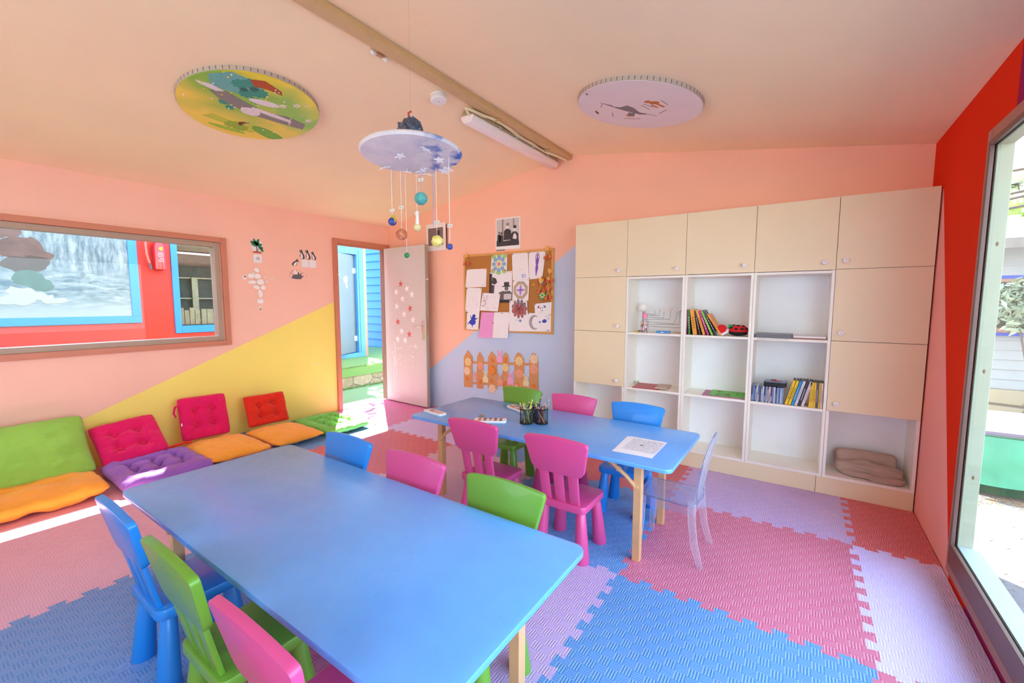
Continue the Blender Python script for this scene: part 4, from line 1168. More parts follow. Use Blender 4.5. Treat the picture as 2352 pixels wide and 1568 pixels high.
def draw_meadow(put):
    # hills, bushes, pond, daisies: a plain generic landscape
    put([(-.30, .12), (-.26, -.20), (-.20, -.16), (-.22, .02), (-.20, .16)], 'c9cf4a')
    put(ell(-.33, -.02, .022, .12, 20), 'a8c840'); put(ell(-.24, .22, .05, .14, 20, .3), '7db848')
    put([(.30, -.10), (.22, -.02), (.12, -.10), (.10, -.28), (.20, -.33), (.30, -.25)], '6fb8b0')
    for (u, v, a) in ((.20, -.05, .055), (.26, -.12, .06), (.15, -.10, .05), (.22, -.17, .05), (.11, -.03, .035), (-.02, -.16, .035), (-.06, -.11, .03)): put(flower(u, v, a, 9, .12, 40), '3d9a86')
    for (u, v, a) in ((.22, -.09, .028), (.18, -.13, .026)): put(flower(u, v, a, 7, .15, 32), '2f6e66')
    for (u, v, a) in ((-.26, -.02, .05), (-.27, .04, .05), (-.24, .01, .045)): put(flower(u, v, a, 8, .14, 40), '9cb83e')
    put([(-.20, .0), (-.235, .01), (-.24, .03), (-.20, .03), (-.17, .06), (-.185, .02)], '7a3c2c')
    # grey, white and rust colour patches where the print shows its figures
    put([(.05, -.27), (.10, -.20), (.06, -.08), (.02, .06), (.06, .20), (.04, .34), (-.03, .36), (-.05, .20), (-.06, .04), (-.04, -.08), (.00, -.20)], '8d8782')
    put([(.03, -.02), (.04, .12), (.03, .24), (.0, .26), (-.005, .12), (.005, .0)], 'e9dfe2'); put([(.10, -.36), (.115, -.28), (.09, -.2), (.065, -.24), (.08, -.33)], 'ece4e6')
    put(ell(.12, .02, .03, .09, 18, -.2), 'ece4e6'); put(ell(-.03, .0, .045, .06, 18), 'e9dfe2'); put([(.30, -.15), (.34, -.08), (.30, .04), (.265, .06), (.27, -.02), (.25, -.10)], 'b8522c')
    for (u, v) in ((.22, .18), (.10, .33), (.16, .12)): put(star(u, v, .028, .012, 6), 'f6f2ee'); put(ell(u, v, .008), 'efc24a')
    random.seed(12)
    for i in range(46): put(ell(random.uniform(-.22, .30), random.uniform(-.36, .36), .007, .005, 8), random.choice(('f0e6d8', 'f2cf5a', 'f0e6d8')))
disc(thL, 1.69, -2.512, .4065, 'round ceiling disc with a green and yellow meadow print', (green_face(), draw_meadow))
def draw_white(put):
    put([(-.17, -.06), (-.11, -.03), (-.06, -.05), (-.03, .0), (-.02, .08), (.02, .13), (-.03, .12), (-.07, .07), (-.10, .04), (-.13, .0)], '85797a')
    put([(-.09, .07), (-.05, .09), (-.08, .15), (-.13, .13)], '85797a'); put([(-.22, -.14), (-.15, -.07), (-.16, -.05)], '85797a'); put([(-.13, .10), (-.10, .13), (-.12, .155)], 'e0937a')
    put(ell(.12, -.05, .032, .024, 16), 'c8702c'); put(ell(.085, -.075, .022, .02, 14), 'd27d34'); put(line2(.13, -.03, .16, .03, .018), 'c8702c'); put(line2(.09, -.02, .12, .03, .016), 'cf7a30')
    for (x0, y0, x1, y1) in ((.03, -.03, .06, .05), (.05, -.05, .09, .02), (.0, .10, .07, .17), (-.16, .17, -.05, .2), (.16, .08, .10, .13), (.17, -.08, .19, 0), (-.24, -.06, -.20, -.12), (-.2, .05, -.22, .12)): put(line2(x0, y0, x1, y1, .004), '7a6468')
    put(ell(-.30, .02, .008, .03, 10), '6a4a40'); put(ell(-.24, -.28, .006, .012, 10), '6a4a40')
disc(thR, 3.818, -1.111, .3967, 'round ceiling disc with a nearly white face and a few grey and orange patches', (M('white print', 'e9dcdd', .4), draw_white))
# smoke detector
fn, C = slope(thL, 2.585, -1.69)
AX = Matrix(((cos(thL), 0, sin(thL), 0), (0, 1, 0, 0), (sin(thL), 0, -cos(thL), 0), (0, 0, 0, 1)))
b = MB(); b.lathe([(.050, .0), (.056, .004), (.056, .018)], C, 28, 0, AX)
sd = tag(b.build('smoke_detector', m_white, loc=C), 'white round smoke detector beside the ridge moulding', 'smoke detector')
b = MB(); b.lathe([(.048, .019), (.048, .026), (.055, .027), (.057, .04), (.050, .047), (.003, .048)], C, 28, 0, AX); b.build('detector_cover', m_white, sd)
b = MB(); q = fn(.0, 0, .048); b.cyl(q, Vector(q) + Vector((0, 0, -.002)), .003, n=8); b.build('indicator', ink, sd)
# loose bulb clips
fn, C = slope(thL, 2.645, -2.25)
b = MB(); b.box(2.63, -2.255, C.z - .018, 2.655, -2.215, C.z - .001)
bc = tag(b.build('cable_connector', M('connector beige', 'c89a72', .5), loc=C, bev=.002), 'small white connector with two knobs beside the ridge moulding', 'connector')
for y in (-2.285, -2.195):
    b = MB(); b.sph((2.642, y, C.z - .016), (.014, .018, .015), 12); b.tube([(2.642, y, C.z - .016), (2.642, (y - 2.235) / 2 + .0, C.z - .012)] if False else [(2.642, y, C.z - .016), (2.642, -2.235, C.z - .01)], .005, 6); b.build('connector_knob', m_white, bc)
# fluorescent batten lamp
LX, LY0, LY1 = 2.602, -1.40, -.05
lz = ZL + LX * tan(thL)
lp = root('batten_lamp', (LX, -.72, lz - .06), 'long fluorescent batten lamp beside the ridge moulding, switched off', 'ceiling lamp')
b = MB(); b.prism(rpoly([(LX - .062, lz - .040), (LX + .062, lz - .040), (LX + .055, lz - .002), (LX - .055, lz - .016)], .008), .06, 1.39, back)
b.build('lamp_base', M('aged grey green plastic', 'b7ac86', .5), lp, bev=.002)
b = MB(); b.prism(rpoly([(LX - .060, lz - .041), (LX - .062, lz - .065), (LX - .036, lz - .098), (LX + .036, lz - .098), (LX + .062, lz - .065), (LX + .060, lz - .041)], .018), .05, 1.40, back)
df = b.build('diffuser', M('milky ribbed cover', 'faf0ec', .25, .05, 30), lp, bev=.006)
for y in (-.28, -.55, -.82, -1.05):
    b = MB(); b.box(LX + .056, y - .012, lz - .055, LX + .066, y + .012, lz - .025); b.build('clip', M('clip plastic', 'd8cbb8', .4), lp)
m_cab = M('cream cable', 'f0e2b8', .5)
for off, wob in ((0.0, 1), (.012, -1)):
    b = MB()
    pts = [(LX + .02, -1.39, lz - .05), (LX + .045, -1.46 - off, lz - .03), (LX + .085, -1.44 - off, lz - .045), (LX + .10 + off, -1.34, lz - .05), (XR - .005 + off * wob, -1.22, ZR_ - .060), (XR - .02 + off, -1.0, ZR_ - .060), (XR - .045 + off, -.80, ZR_ - .059), (XR - .03 + off * wob, -.62, ZR_ - .060), (XR - .05 + off, -.40, ZR_ - .059), (XR - .02 + off, -.25, ZR_ - .060), (XR + .0 + off, -.12, ZR_ - .060), (XR + .01, -.02, ZR_ - .060)]
    fine = []
    for i in range(len(pts) - 1):
        p0, p1, p2, p3 = [Vector(pts[max(0, min(len(pts) - 1, i + k))]) for k in (-1, 0, 1, 2)]
        for s in range(6):
            t_ = s / 6
            fine.append(.5 * ((2 * p1) + (p2 - p0) * t_ + (2 * p0 - 5 * p1 + 4 * p2 - p3) * t_ ** 2 + (3 * p1 - p0 - 3 * p2 + p3) * t_ ** 3))
    b.tube(fine, .0085, 8); b.build('cable', m_cab, lp)
for y in (-1.2, -.40):
    b = MB(); b.box(XR - .03, y - .006, ZR_ - .070, XR + .03, y + .006, ZR_ - .0525); b.build('cable_clip', M('clip tan', 'c0a468', .5), lp, bev=.002)
# planet mobile
MC = Vector((3.225, -2.545, 2.05))
mob = root('planet_mobile', MC, 'hand made planet mobile: pale blue disc with stars and hanging painted planets', 'mobile')
hd = Vector((1.54, -1.45, 0)).normalized()
tiltA = radians(3.5)
Nm = (Vector((0, 0, 1)) * cos(tiltA) + -hd * sin(tiltA)).normalized()
Um = hd.cross(Nm).normalized(); Vm = Nm.cross(Um)
Rm = Matrix(((Um.x, Vm.x, Nm.x), (Um.y, Vm.y, Nm.y), (Um.z, Vm.z, Nm.z))).to_4x4()
def disc_mat():
    t = NT('painted paper disc')
    p = t.obj(); x, y, z = t.xyz(p)
    a = t.noise(p, 6, 5, .65); n2 = t.noise(p, 11, 4)
    side = t.ramp(t.math('MULTIPLY_ADD', x, .8, t.math('MULTIPLY', y, .85)), .0, .16)
    c = t.mix(t.ramp(a, .35, .7), rgb('ece2de'), rgb('d2ccd2'))
    c = t.mix(t.math('MULTIPLY', t.ramp(n2, .47, .60), side), c, rgb('2c66b8'))
    t.link(c, t.p.inputs['Base Color']); t.p.inputs['Roughness'].default_value = .55
    t.bump(a, .2, .01)
    return t.m
b = MB(); b.lathe([(.208, -.012), (.226, -.010), (.235, .0), (.226, .010), (.208, .012)], MC, 56, 0, Rm); b.build('disc', disc_mat(), mob)
def zd(x, y):  # underside of the disc
    return MC.z - ((x - MC.x) * Nm.x + (y - MC.y) * Nm.y) / Nm.z - .0125
thread = M('white thread', 'efe6e4', .7); threadb = M('blue thread', '8f9ec8', .7)
for i, (x, y) in enumerate(((3.198, -2.59), (3.035, -2.543), (3.09, -2.45), (3.346, -2.578), (3.318, -2.458), (3.155, -2.415), (3.10, -2.37), (3.14, -2.345), (3.28, -2.35), (3.232, -2.33))):
    b = MB(); z = zd(x, y); a = i * 1.3
    dz = -.008 - .004 * (i % 3)
    b.prism(star(x, y, .026 + .005 * (i % 2), .011, 5, a), z + dz, z + dz + .0025)
    for v in b.bm.verts: v.co.z += .35 * ((v.co.x - x) * cos(a) + (v.co.y - y) * sin(a))
    b.cyl((x, y, z + dz), (x, y, z + .001), .0015, n=6)
    b.build('star', M('white card', 'f6f2f4', .6), mob, smooth=0)
def marbled(name, c1, c2, sc_):
    t = NT(name); p = t.obj()
    f = t.ramp(t.noise(p, sc_, 4, .7), .4, .6)
    t.link(t.mix(f, rgb(c1), rgb(c2)), t.p.inputs['Base Color']); t.p.inputs['Roughness'].default_value = .45
    t.bump(t.noise(p, sc_ * 1.5, 3), .3, .006)
    return t.m
pl = [('planet', 3.045, -2.455, 1.706, .029, marbled('red planet paint', 'a8452e', 'd88a62', 60), thread, 1.842, 'marbled rust red planet'), ('planet', 3.02, -2.40, 1.607, .0145, marbled('green planet paint', '1f7a4a', '2f9a58', 70), thread, None, 'small green planet'),
      ('planet', 3.01, -2.484, 1.770, .021, marbled('blue planet paint', '2f3f8f', '45509c', 60), thread, 1.826, 'blue planet with a yellow ruffle'), ('planet', 3.223, -2.487, 1.857, .031, marbled('teal planet paint', '4a9c98', '5cb0a8', 40), threadb, 1.945, 'teal planet'),
      ('planet', 3.06, -2.361, 1.752, .020, marbled('pale yellow planet paint', 'e0d28a', 'eee2b0', 50), thread, 1.826, 'pale yellow planet on a white paper tube'), ('planet', 3.22, -2.379, 1.668, .029, marbled('yellow planet paint', 'e6d05c', 'f0e08a', 40), thread, 1.762, 'yellow crumpled planet'), ('planet', 3.361, -2.438, 1.624, .0145, marbled('navy planet paint', '36459a', '414ea4', 50), thread, 1.722, 'small dark blue planet')]
for i, (nm, x, y, z, R, mt, th, tg, lab) in enumerate(pl):
    b = MB(); b.sph((x, y, z), R, 20)
    for v in b.bm.verts:
        d = v.co - Vector((x, y, z)); k = noise.noise(d * 60 + Vector((i * 3, 0, 0))) * (.22 if 'yellow c' in lab else .07)
        v.co += d * k
    o = b.build('planet', mt, mob, smooth=60); o['label'] = lab
    b = MB(); b.cyl((x, y, z + R * .9), (x, y, zd(x, y)), .0012, n=6); b.build('thread', th, o)
    if tg:
        b = MB(); w = .017 if R > .02 else .016
        b.box(x - w, y - .0006, tg - .007, x + w, y + .0006, tg + .007)
        for k in range(5): b.box(x - w * .7 + k * w * .3, y - .0010, tg - .003, x - w * .7 + k * w * .3 + .0025, y - .0005, tg + .003, 1)
        b.build('name_tag', [M('tag white', 'e9ecdf', .6), pen('9aa6a0')], o, smooth=0)
    if 'ruffle' in lab:
        b = MB(); b.prism(flower(x + .007, z + .010, .025, 11, .15), -y, -y + .004, back); b.build('ruffle', pen('d8c040'), o, smooth=0)
    if 'tube' in lab:
        b = MB(); b.tube([(x, y, z + .012), (x + .002, y, z + .05), (x, y, z + .085)], [.011, .008, .008], 10); b.build('paper_tube', paper_w, o)
b = MB(); b.cyl((3.183, -2.364, 1.743), (3.183, -2.364, zd(3.183, -2.364)), .0018, n=6); b.build('thread', threadb, mob)
RP = MC + hd * .135 + Nm * .008
b = MB(); b.sph(RP + Vector((0, 0, .018)), (.058, .058, .078), 22)
for v in b.bm.verts:
    d = v.co - RP; k = noise.noise(d * 45) * .2 + noise.noise(d * 110) * .14
    v.co += d * k; v.co.z = max(v.co.z, RP.z)
b.build('crumpled_rock', M('crumpled foil blue', '5d6c86', .3, .5, 60, metal=.3, c2='252c40'), mob, smooth=0)
b = MB(); t0 = RP + Vector((-.01, 0, .092))
b.tube([t0, t0 + Vector((-.004, 0, .03)), t0 + Vector((.014, 0, .032))], .004, 6); b.build('red_pipe_cleaner', pen('c83a34'), mob)
b = MB(); b.tube([t0 + Vector((-.002, 0, .016)), t0 + Vector((.008, .0, .008)), t0 + Vector((.018, 0, -.008))], .004, 6); b.build('blue_pipe_cleaner', pen('4a5a8c'), mob)
cz_ = ZR_ + (MC.x - XR) * tan(thR)
b = MB(); b.cyl(MC + Nm * .01, (MC.x, MC.y, cz_), .0007, n=5); b.build('hanging_thread', glassy('clear nylon', 'f6efe8', .05), mob)

# ------------------------------------------------------------------ things on the shelves
Z1, Z2 = CH[2], CH[3]
# bottle
bt = root('drinking_bottle', (3.632, -.245, Z1), 'clear pink capped drinking bottle on the upper shelf, far left', 'bottle')
g_b = glassy('clear bottle plastic', 'f6eef0', .08, .08, .5, .4, haze=.12)
b = MB(); b.lathe([(.030, .0), (.034, .004), (.034, .045), (.031, .06), (.034, .075), (.034, .095), (.022, .118), (.021, .13)], (3.632, -.245, Z1 + .0004), 24); b.build('body', g_b, bt)
b = MB()
for k, (a, z, h) in enumerate(((-.9, .065, 'd88a4a'), (-.2, .07, 'e89ab8'), (-1.6, .06, 'b06a8a'), (-.6, .035, 'e58aa8'), (-1.3, .03, 'f0b0c8'), (-.3, .03, 'e8a0b8'), (-1.1, .085, 'e8b878'))):
    a -= .6
    b.sph((3.632 + .0345 * cos(a), -.245 + .0345 * sin(a), Z1 + z), (.007, .007, .011), 8, k % 3)
b.build('printed_pattern', [pen('d8905a'), pen('e88fb2'), pen('a8607e')], bt)
b = MB(); b.lathe([(.0215, .128), (.0245, .129), (.0245, .162), (.021, .166), (.008, .166), (.007, .185), (.004, .187)], (3.632, -.245, Z1), 20); b.build('cap', M('pink cap', 'f08fae', .4), bt)
# wire planet model
wm = root('wire_planet_model', (3.56, -.13, Z1), 'wire stand model with a white foam ball and small balls on bent wires', 'model')
foamw = M('white foam ball', 'f3ede2', .8); wire = M('dark wire', '6e645e', .4, metal=.6)
b = MB(); b.sph((3.578, -.13, 1.314), .039, 22); b.build('big_ball', foamw, wm)
b = MB(); b.cyl((3.578, -.13, Z1 + .0), (3.578, -.13, 1.28), .004, n=8); b.cyl((3.578, -.13, Z1), (3.578, -.13, Z1 + .01), .04, n=20); b.build('stand', wire, wm)
for k, (z0, x1, z1, x2, z2, R) in enumerate(((1.264, 3.688, 1.250, 3.692, 1.282, .0085), (1.247, 3.725, 1.245, 3.728, 1.297, 0), (1.232, 3.759, 1.222, 3.762, 1.278, .012), (1.207, 3.811, 1.213, 3.813, 1.292, .013), (1.19, 3.845, 1.171, 3.871, 1.272, .010), (1.165, 3.884, 1.167, 3.887, 1.280, .012), (1.148, 3.905, 1.138, 3.911, 1.290, .010))):
    b = MB(); y = -.15 + .012 * k
    b.tube([(3.578, -.13, z0), (x1, y, z1), (x2, y, z2)], .0016, 6); w_ = b.build('bent_wire', wire, wm)
    if R:
        b = MB(); b.sph((x2, y, z2 + R * .8), (R * 1.2, R, R), 14); b.build('small_ball', foamw, w_)
def slab(name, x0, y0, x1, y1, z0, z1, mt, label, cat, rz=0, group=None, bev=.001, edge=None):
    cx, cy = (x0 + x1) / 2, (y0 + y1) / 2
    mt4 = Matrix.Translation((cx, cy, 0)) @ Matrix.Rotation(rz, 4, 'Z') @ Matrix.Translation((-cx, -cy, 0))
    b = MB(); b.box(x0, y0, z0, x1, y1, z1, mat=mt4)
    return tag(b.build(name, mt, loc=(cx, cy, z0), bev=bev, smooth=0), label, cat, group)
slab('pencil', 3.555, -.275, 3.60, -.265, Z1 + .0003, Z1 + .008, pen('e8b820'), 'yellow pencil lying left of the drinking bottle', 'pencil', .1)
slab('sheet_stack', 3.545, -.26, 3.72, -.06, Z1 + .0003, Z1 + .004, M('tan card', 'c9a482', .7), 'tan card lying under the wire planet model', 'card', .03) if False else None
bx = slab('flat_box', 3.735, -.272, 3.845, -.20, Z1 + .0004, Z1 + .019, M('blue card box', '4a8fd0', .45), 'small flat blue box on the upper shelf, right of the bottle', 'box', .12)
b = MB(); b.box(3.75, -.2735, Z1 + .006, 3.80, -.272, Z1 + .012); b.build('box_label', paper_w, bx, smooth=0)
slab('notepad', 3.85, -.25, 3.935, -.10, Z1 + .0004, Z1 + .007, M('tan paper', 'd8bda0', .7), 'thin tan notepad at the right of the first upper shelf', 'notepad', -.1)
# leaning picture books
books = [('9c3a64', .006, .205, 0, .16), ('3a7a34', .014, .205, 3, .16), ('f2a02c', .030, .205, 9, .16), ('453a40', .010, .20, 14, .17), ('f0a034', .018, .205, 18, .16), ('c02c80', .016, .205, 21, .16), ('7cc03a', .015, .208, 24, .16), ('4a4a58', .010, .225, 28, .13), ('f09a30', .013, .195, 32, .17)]
blab = ['thin maroon picture book standing against the left side of the shelf', 'dark green picture book, second in the leaning row', 'thick orange picture book at the left of the leaning row', 'dark thin picture book between two orange ones', 'orange picture book in the middle of the leaning row', 'magenta picture book in the middle of the leaning row', 'bright green picture book in the leaning row', 'grey picture book that sticks up behind the others', 'orange picture book last on the right, leaning the most']
bxp = CX[2] + .0195
prev = None
for (h, t, H, ang, dep), lab in zip(books, blab):
    a = radians(ang)
    if prev is not None:
        pb0, pt, pH, pa = prev
        # stay right of the previous book's right face (check its bottom right and top right corners)
        need = []
        for s in (0.0, .5, 1.0):
            px = pb0 + pt * cos(pa) - s * pH * sin(pa); pz = pt * sin(pa) + s * pH * cos(pa)
            need.append(px + pz * tan(a))
        bxp = max(need) + .0006
    yb_ = -.292
    mt4 = Matrix.Translation((bxp, yb_, Z1 + .0005)) @ Matrix.Rotation(-a, 4, 'Y')
    r = root('picture_book', (bxp, yb_ + dep / 2, Z1), lab, 'book', 'picture books leaning on the upper shelf')
    b = MB(); b.box(0, 0, 0, t, dep, H, mat=mt4); b.build('cover', M('cover ' + h, h, .4, .1, 30), r, bev=.0008, smooth=0)
    b = MB(); b.box(.002, .003, H, t - .002, dep, H + .0006, mat=mt4); b.build('pages', paper_w, r, smooth=0)
    b = MB()
    for k in range(5): b.box(t * .3, -.0006, H * (.25 + .1 * k), t * .7, 0, H * (.30 + .1 * k), mat=mt4)
    b.build('spine_lettering', pen('f0d8c8' if h[0] != 'f' else 'b05a2a'), r, smooth=0)
    prev = (bxp, t, H, a)
# toys
fab_r = cloth('red felt', 'e02026'); fab_w = cloth('white plush', 'f2eeee'); fab_k = M('black felt', '1c1a1c', .9)
ly = root('ladybird_toy', (4.368, -.19, Z1), 'red ladybird soft toy with black spots', 'soft toy')
b = MB(); b.sph((4.357, -.20, Z1 + .047), (.072, .055, .040), 24); b.build('body', fab_r, ly, smooth=180)
b = MB(); b.sph((4.357, -.20, Z1 + .0255), (.068, .056, .024), 20); b.build('belly', fab_k, ly, smooth=180)
b = MB()
for (dx, dy, dz) in ((-.045, -.035, .020), (-.01, -.052, .012), (.03, -.05, .012), (.055, -.03, .014), (.0, -.03, .035), (.035, -.02, .032), (-.03, -.01, .036)): b.sph((4.357 + dx, -.20 + dy, Z1 + .045 + dz), (.0125, .008, .009), 10)
b.build('spots', fab_k, ly)
b = MB(); b.prism([(4.285, Z1 + .058), (4.33, Z1 + .066), (4.315, Z1 + .086), (4.292, Z1 + .088)], .195, .235, back); b.build('collar', cloth('green felt', '2f9a58'), ly)
ht = root('santa_hat_toy', (4.245, -.235, Z1), 'small red and white felt hat toy beside the ladybird', 'soft toy')
b = MB(); b.sph((4.245, -.235, Z1 + .044), (.039, .034, .044), 20); b.build('felt_body', fab_r, ht, smooth=180)
b = MB(); b.tube([(4.205, -.255, Z1 + .030), (4.225, -.27, Z1 + .014), (4.255, -.272, Z1 + .012), (4.28, -.258, Z1 + .028), (4.287, -.24, Z1 + .05)], .011, 10); b.build('white_trim', fab_w, ht, smooth=180)
b = MB(); b.sph((4.17, -.14, Z1 + .082), (.030, .012, .014), 14); b.sph((4.200, -.14, Z1 + .078), (.006, .006, .010), 10); b.tube([(4.155, -.14, Z1 + .08), (4.16, -.14, Z1 + .04), (4.17, -.14, Z1 + .0)], .004, 6)
tag(b.build('black_fish_toy', fab_k, loc=(4.17, -.14, Z1)), 'black plush shape behind the leaning books', 'soft toy')
# flat folders on the right hand shelf
slab('folder', 4.482, -.295, 4.715, -.06, Z1 + .0004, Z1 + .026, M('grey plastic folder', '6e6c74', .4), 'thick grey ring folder lying on the upper shelf', 'folder', 0)
slab('folder', 4.722, -.292, 4.918, -.06, Z1 + .0004, Z1 + .010, M('brown card folder', 'a8705a', .6), 'flat brown card folder right of the grey folder', 'folder', 0)
slab('paper_pad', 4.724, -.29, 4.916, -.07, Z1 + .0106, Z1 + .022, paper_w, 'white paper pad on top of the brown folder', 'paper')
b = MB(); b.prism([(4.50, -.312), (4.70, -.310), (4.69, -.20), (4.50, -.20)], Z1 + .0262, Z1 + .0268)
for v in b.bm.verts:
    pass
b2 = MB(); b.bm.free()
g = [[b2.bm.verts.new((4.50 + .2 * i / 6, -.3115 - .001 * j, Z1 - .002 - .0035 * j * (1 - .08 * i))) for j in range(4)] for i in range(7)]
for i in range(6):
    for j in range(3): b2.bm.faces.new((g[i][j], g[i + 1][j], g[i + 1][j + 1], g[i][j + 1]))
rr = bmesh.ops.solidify(b2.bm, geom=b2.bm.faces[:], thickness=.0006)
tag(b2.build('hanging_sheet', paper_w, loc=(4.6, -.312, Z1 - .012)), 'white sheet hanging over the shelf edge under the grey folder', 'paper')
slab('red_folder', 3.545, -.300, 3.775, -.055, Z2 + .0004, Z2 + .006, M('red card', 'b8333a', .4), 'red card folder on the lower shelf', 'folder', .06)
slab('photo_pad', 3.735, -.262, 3.835, -.06, Z2 + .0066, Z2 + .016, M('photo pad', 'cdb4a0', .5), 'small photo pad lying at the end of the red folder', 'notepad', .06)
b = MB(); b.lathe([(.018, 0), (.022, .004), (.023, .03), (.021, .031), (.019, .006), (.002, .005)], (3.535, -.12, Z2 + .0004), 18)
tag(b.build('glass_pot', glassy('pot glass', 'f2f4f2', .12, .05), loc=(3.535, -.12, Z2)), 'tiny clear glass pot behind the red folder', 'pot')
slab('play_board', 4.120, -.285, 4.428, -.05, Z2 + .0004, Z2 + .006, M('pink patterned card', 'c0709c', .5, .3, 60), 'pink patterned card board under the green one', 'board', .05)
pb_ = slab('play_board', 4.17, -.27, 4.432, -.04, Z2 + .0064, Z2 + .011, M('green patterned card', '6cc04a', .5), 'bright green card board with leaf shapes on the lower shelf', 'board', .03)
b = MB(); random.seed(21)
for i in range(14):
    x, y = random.uniform(4.19, 4.41), random.uniform(-.255, -.06)
    b.prism(ell(x, y, .016, .008, 10, random.uniform(0, 3)), Z2 + .0111, Z2 + .0115, m=i % 3)
b.build('leaf_print', [pen('3f7a3a'), pen('a04838'), pen('2f5a30')], pb_, smooth=0)
# disc cases
jc = ['5a6478', '3f6fb8', '2a3350', 'd8cfc0', '4e78b0', '3a4258', '707888', 'c8ccd4', '2f3a5c', 'b8c0d0', '4a5270', 'e4d8c8', '5c3f78', '4468a0', 'd4dae6', '3c4454', '8aa8cc', '5f88b8', '9ab4d0', '7d9cc4']
ORD = 'first second third fourth fifth sixth seventh eighth ninth tenth eleventh twelfth thirteenth fourteenth fifteenth sixteenth seventeenth eighteenth nineteenth twentieth'.split()
x = 4.478
for k, h in enumerate(jc):
    r = root('disc_case', (x + .005, -.215, Z2), ORD[k] + ' slim music disc case from the left in the row on the lower shelf', 'disc case', 'row of music disc cases')
    b = MB(); b.box(x, -.285, Z2 + .0004, x + .0098, -.145, Z2 + .121); b.build('case', M('case ' + h, h, .25, .1, 40, coat=.3), r, bev=.0006, smooth=0)
    b = MB(); b.box(x + .0028, -.2856, Z2 + .01, x + .007, -.285, Z2 + .05 + .025 * (k * 7 % 4)); b.build('spine_label', pen(['d8d8de', '8a9cc0', 'a8b4cc', '6a7aa8', 'c8b8a8', '5a5a80'][k % 6]), r, smooth=0)
    x += .01035
def film(x, ang, t, h, label, stripe, H=.188, right=True):
    a = radians(ang)
    mt4 = Matrix.Translation((x + t, -.285, Z2 + .0005)) @ Matrix.Rotation(a, 4, 'Y') @ Matrix.Translation((-t, 0, 0))
    r = root('film_case', (x + t / 2, -.22, Z2), label, 'film case', 'film cases on the lower shelf')
    b = MB(); b.box(0, 0, 0, t, .135, H, mat=mt4); b.build('case', M('film ' + h, h, .35, .08, 30), r, bev=.001, smooth=0)
    b = MB(); b.box(.001, .004, H, t - .001, .133, H + .0006, mat=mt4); b.build('case_top', M('case black', '3a3638', .5), r, smooth=0)
    b = MB()
    for k in range(7): b.box(t * .36, -.0006, H * (.24 + .07 * k), t * .62, 0, H * (.24 + .07 * k) + .008, mat=mt4)
    b.build('spine_lettering', pen(stripe), r, smooth=0)
x = 4.694
for (h, s, lab) in (('f2c522', '3a3420', 'thick yellow film case, leftmost of the leaning group'), ('f0c824', '4a4228', 'yellow film case, second of the leaning group'), ('2e8fc8', 'c8e0f0', 'blue film case in the leaning group'), ('d8d4de', '8a8898', 'pale grey film case in the leaning group'), ('3c383c', 'e8e4e4', 'black film case with white lettering in the leaning group'), ('dccbd8', '8a7f9a', 'pale pink film case, last of the leaning group')):
    film(x, 14, .0165, h, lab, s); x += .0200
x = 4.8395
for (h, s, lab) in (('e8c030', '6a5a20', 'yellow green film case, first of the upright group'), ('f0c22a', '6a4a20', 'yellow film case, second of the upright group'), ('ecbc2c', '70521e', 'yellow film case, third of the upright group'), ('55506c', 'e0dce0', 'dark violet film case with white lettering in the upright group'), ('d8a832', '8a6a24', 'ochre film case right of the violet one'), ('dccbbc', '7a6a70', 'cream film case against the right side of the shelf')):
    film(x, 0 if x > 4.85 else 1.5, .0128, h, lab, s, .182); x += .01375
pc = root('black_pouch', (4.625, -.2, Z2 + .122), 'black zip pouch with small bows lying on the disc cases', 'pouch')
b = MB()
for k in range(3):
    out = rpoly([(4.552, -.275), (4.70, -.270), (4.698, -.15), (4.556, -.15)], .012)
    b.prism(out, Z2 + .1225 + k * .0105, Z2 + .131 + k * .0105, lambda u, v, w: (u, v, w + .10 * abs((u - 4.625)) ** 1.5 * 1.2))
b.build('pouch_body', M('black nylon', '26262c', .5), pc, bev=.002)
b = MB(); b.prism(rpoly([(4.556, -.273), (4.696, -.268), (4.694, -.152), (4.56, -.152)], .012), Z2 + .1535, Z2 + .1555, lambda u, v, w: (u, v, w + .12 * abs((u - 4.625)) ** 1.5 * 1.2)); b.build('pouch_flap', M('slate nylon', '8a98b4', .5), pc)
for (u, v, h) in ((4.615, -.20, 'b03038'), (4.648, -.235, 'b87878')):
    b = MB()
    for s in (-1, 1): b.sph((u + s * .009, v, Z2 + .162), (.010, .006, .006), 8)
    b.build('bow', pen(h), pc)
# folded blanket
def lump(mb, c, r, rz, rx, pw, seed, amp, fx, floor_z):
    """soft superellipsoid with long folds"""
    q = bmesh.ops.create_uvsphere(mb.bm, u_segments=72, v_segments=36, radius=1.0)
    R3 = Matrix.Rotation(rz, 3, 'Z') @ Matrix.Rotation(rx, 3, 'X')
    for v in q['verts']:
        d = v.co.copy()
        k = (abs(d.x) ** pw + abs(d.y) ** pw + abs(d.z) ** pw) ** (-1 / pw)
        p = d * k
        s = Vector((p.x * fx + seed, p.y * 1.4 + p.z * 1.1, seed * 2))
        f = noise.noise(s) * 1.0 + .55 * noise.noise(s * 2.3) + .7 * (.5 - abs(noise.noise(Vector((p.x * fx * .6 + p.z + seed, p.y * 3.2 + p.x, p.z * 3.0)))) * 2) * .5
        p = Vector((p.x * r[0], p.y * r[1], p.z * r[2])) + d * (amp * f)
        w_ = R3 @ p + Vector(c)
        w_.z = max(w_.z, floor_z); w_.y = min(w_.y, -.013); w_.x = min(w_.x, 5.413)
        v.co = w_
zb = CH[4] + .0182
b = MB()
lump(b, (5.195, -.095, zb + .080), (.172, .045, .078), 0.03, -.25, 5, 2.0, .009, 1.6, zb)
lump(b, (5.205, -.175, zb + .050), (.185, .062, .050), -.16, .15, 3.2, 5.0, .014, 2.2, zb)
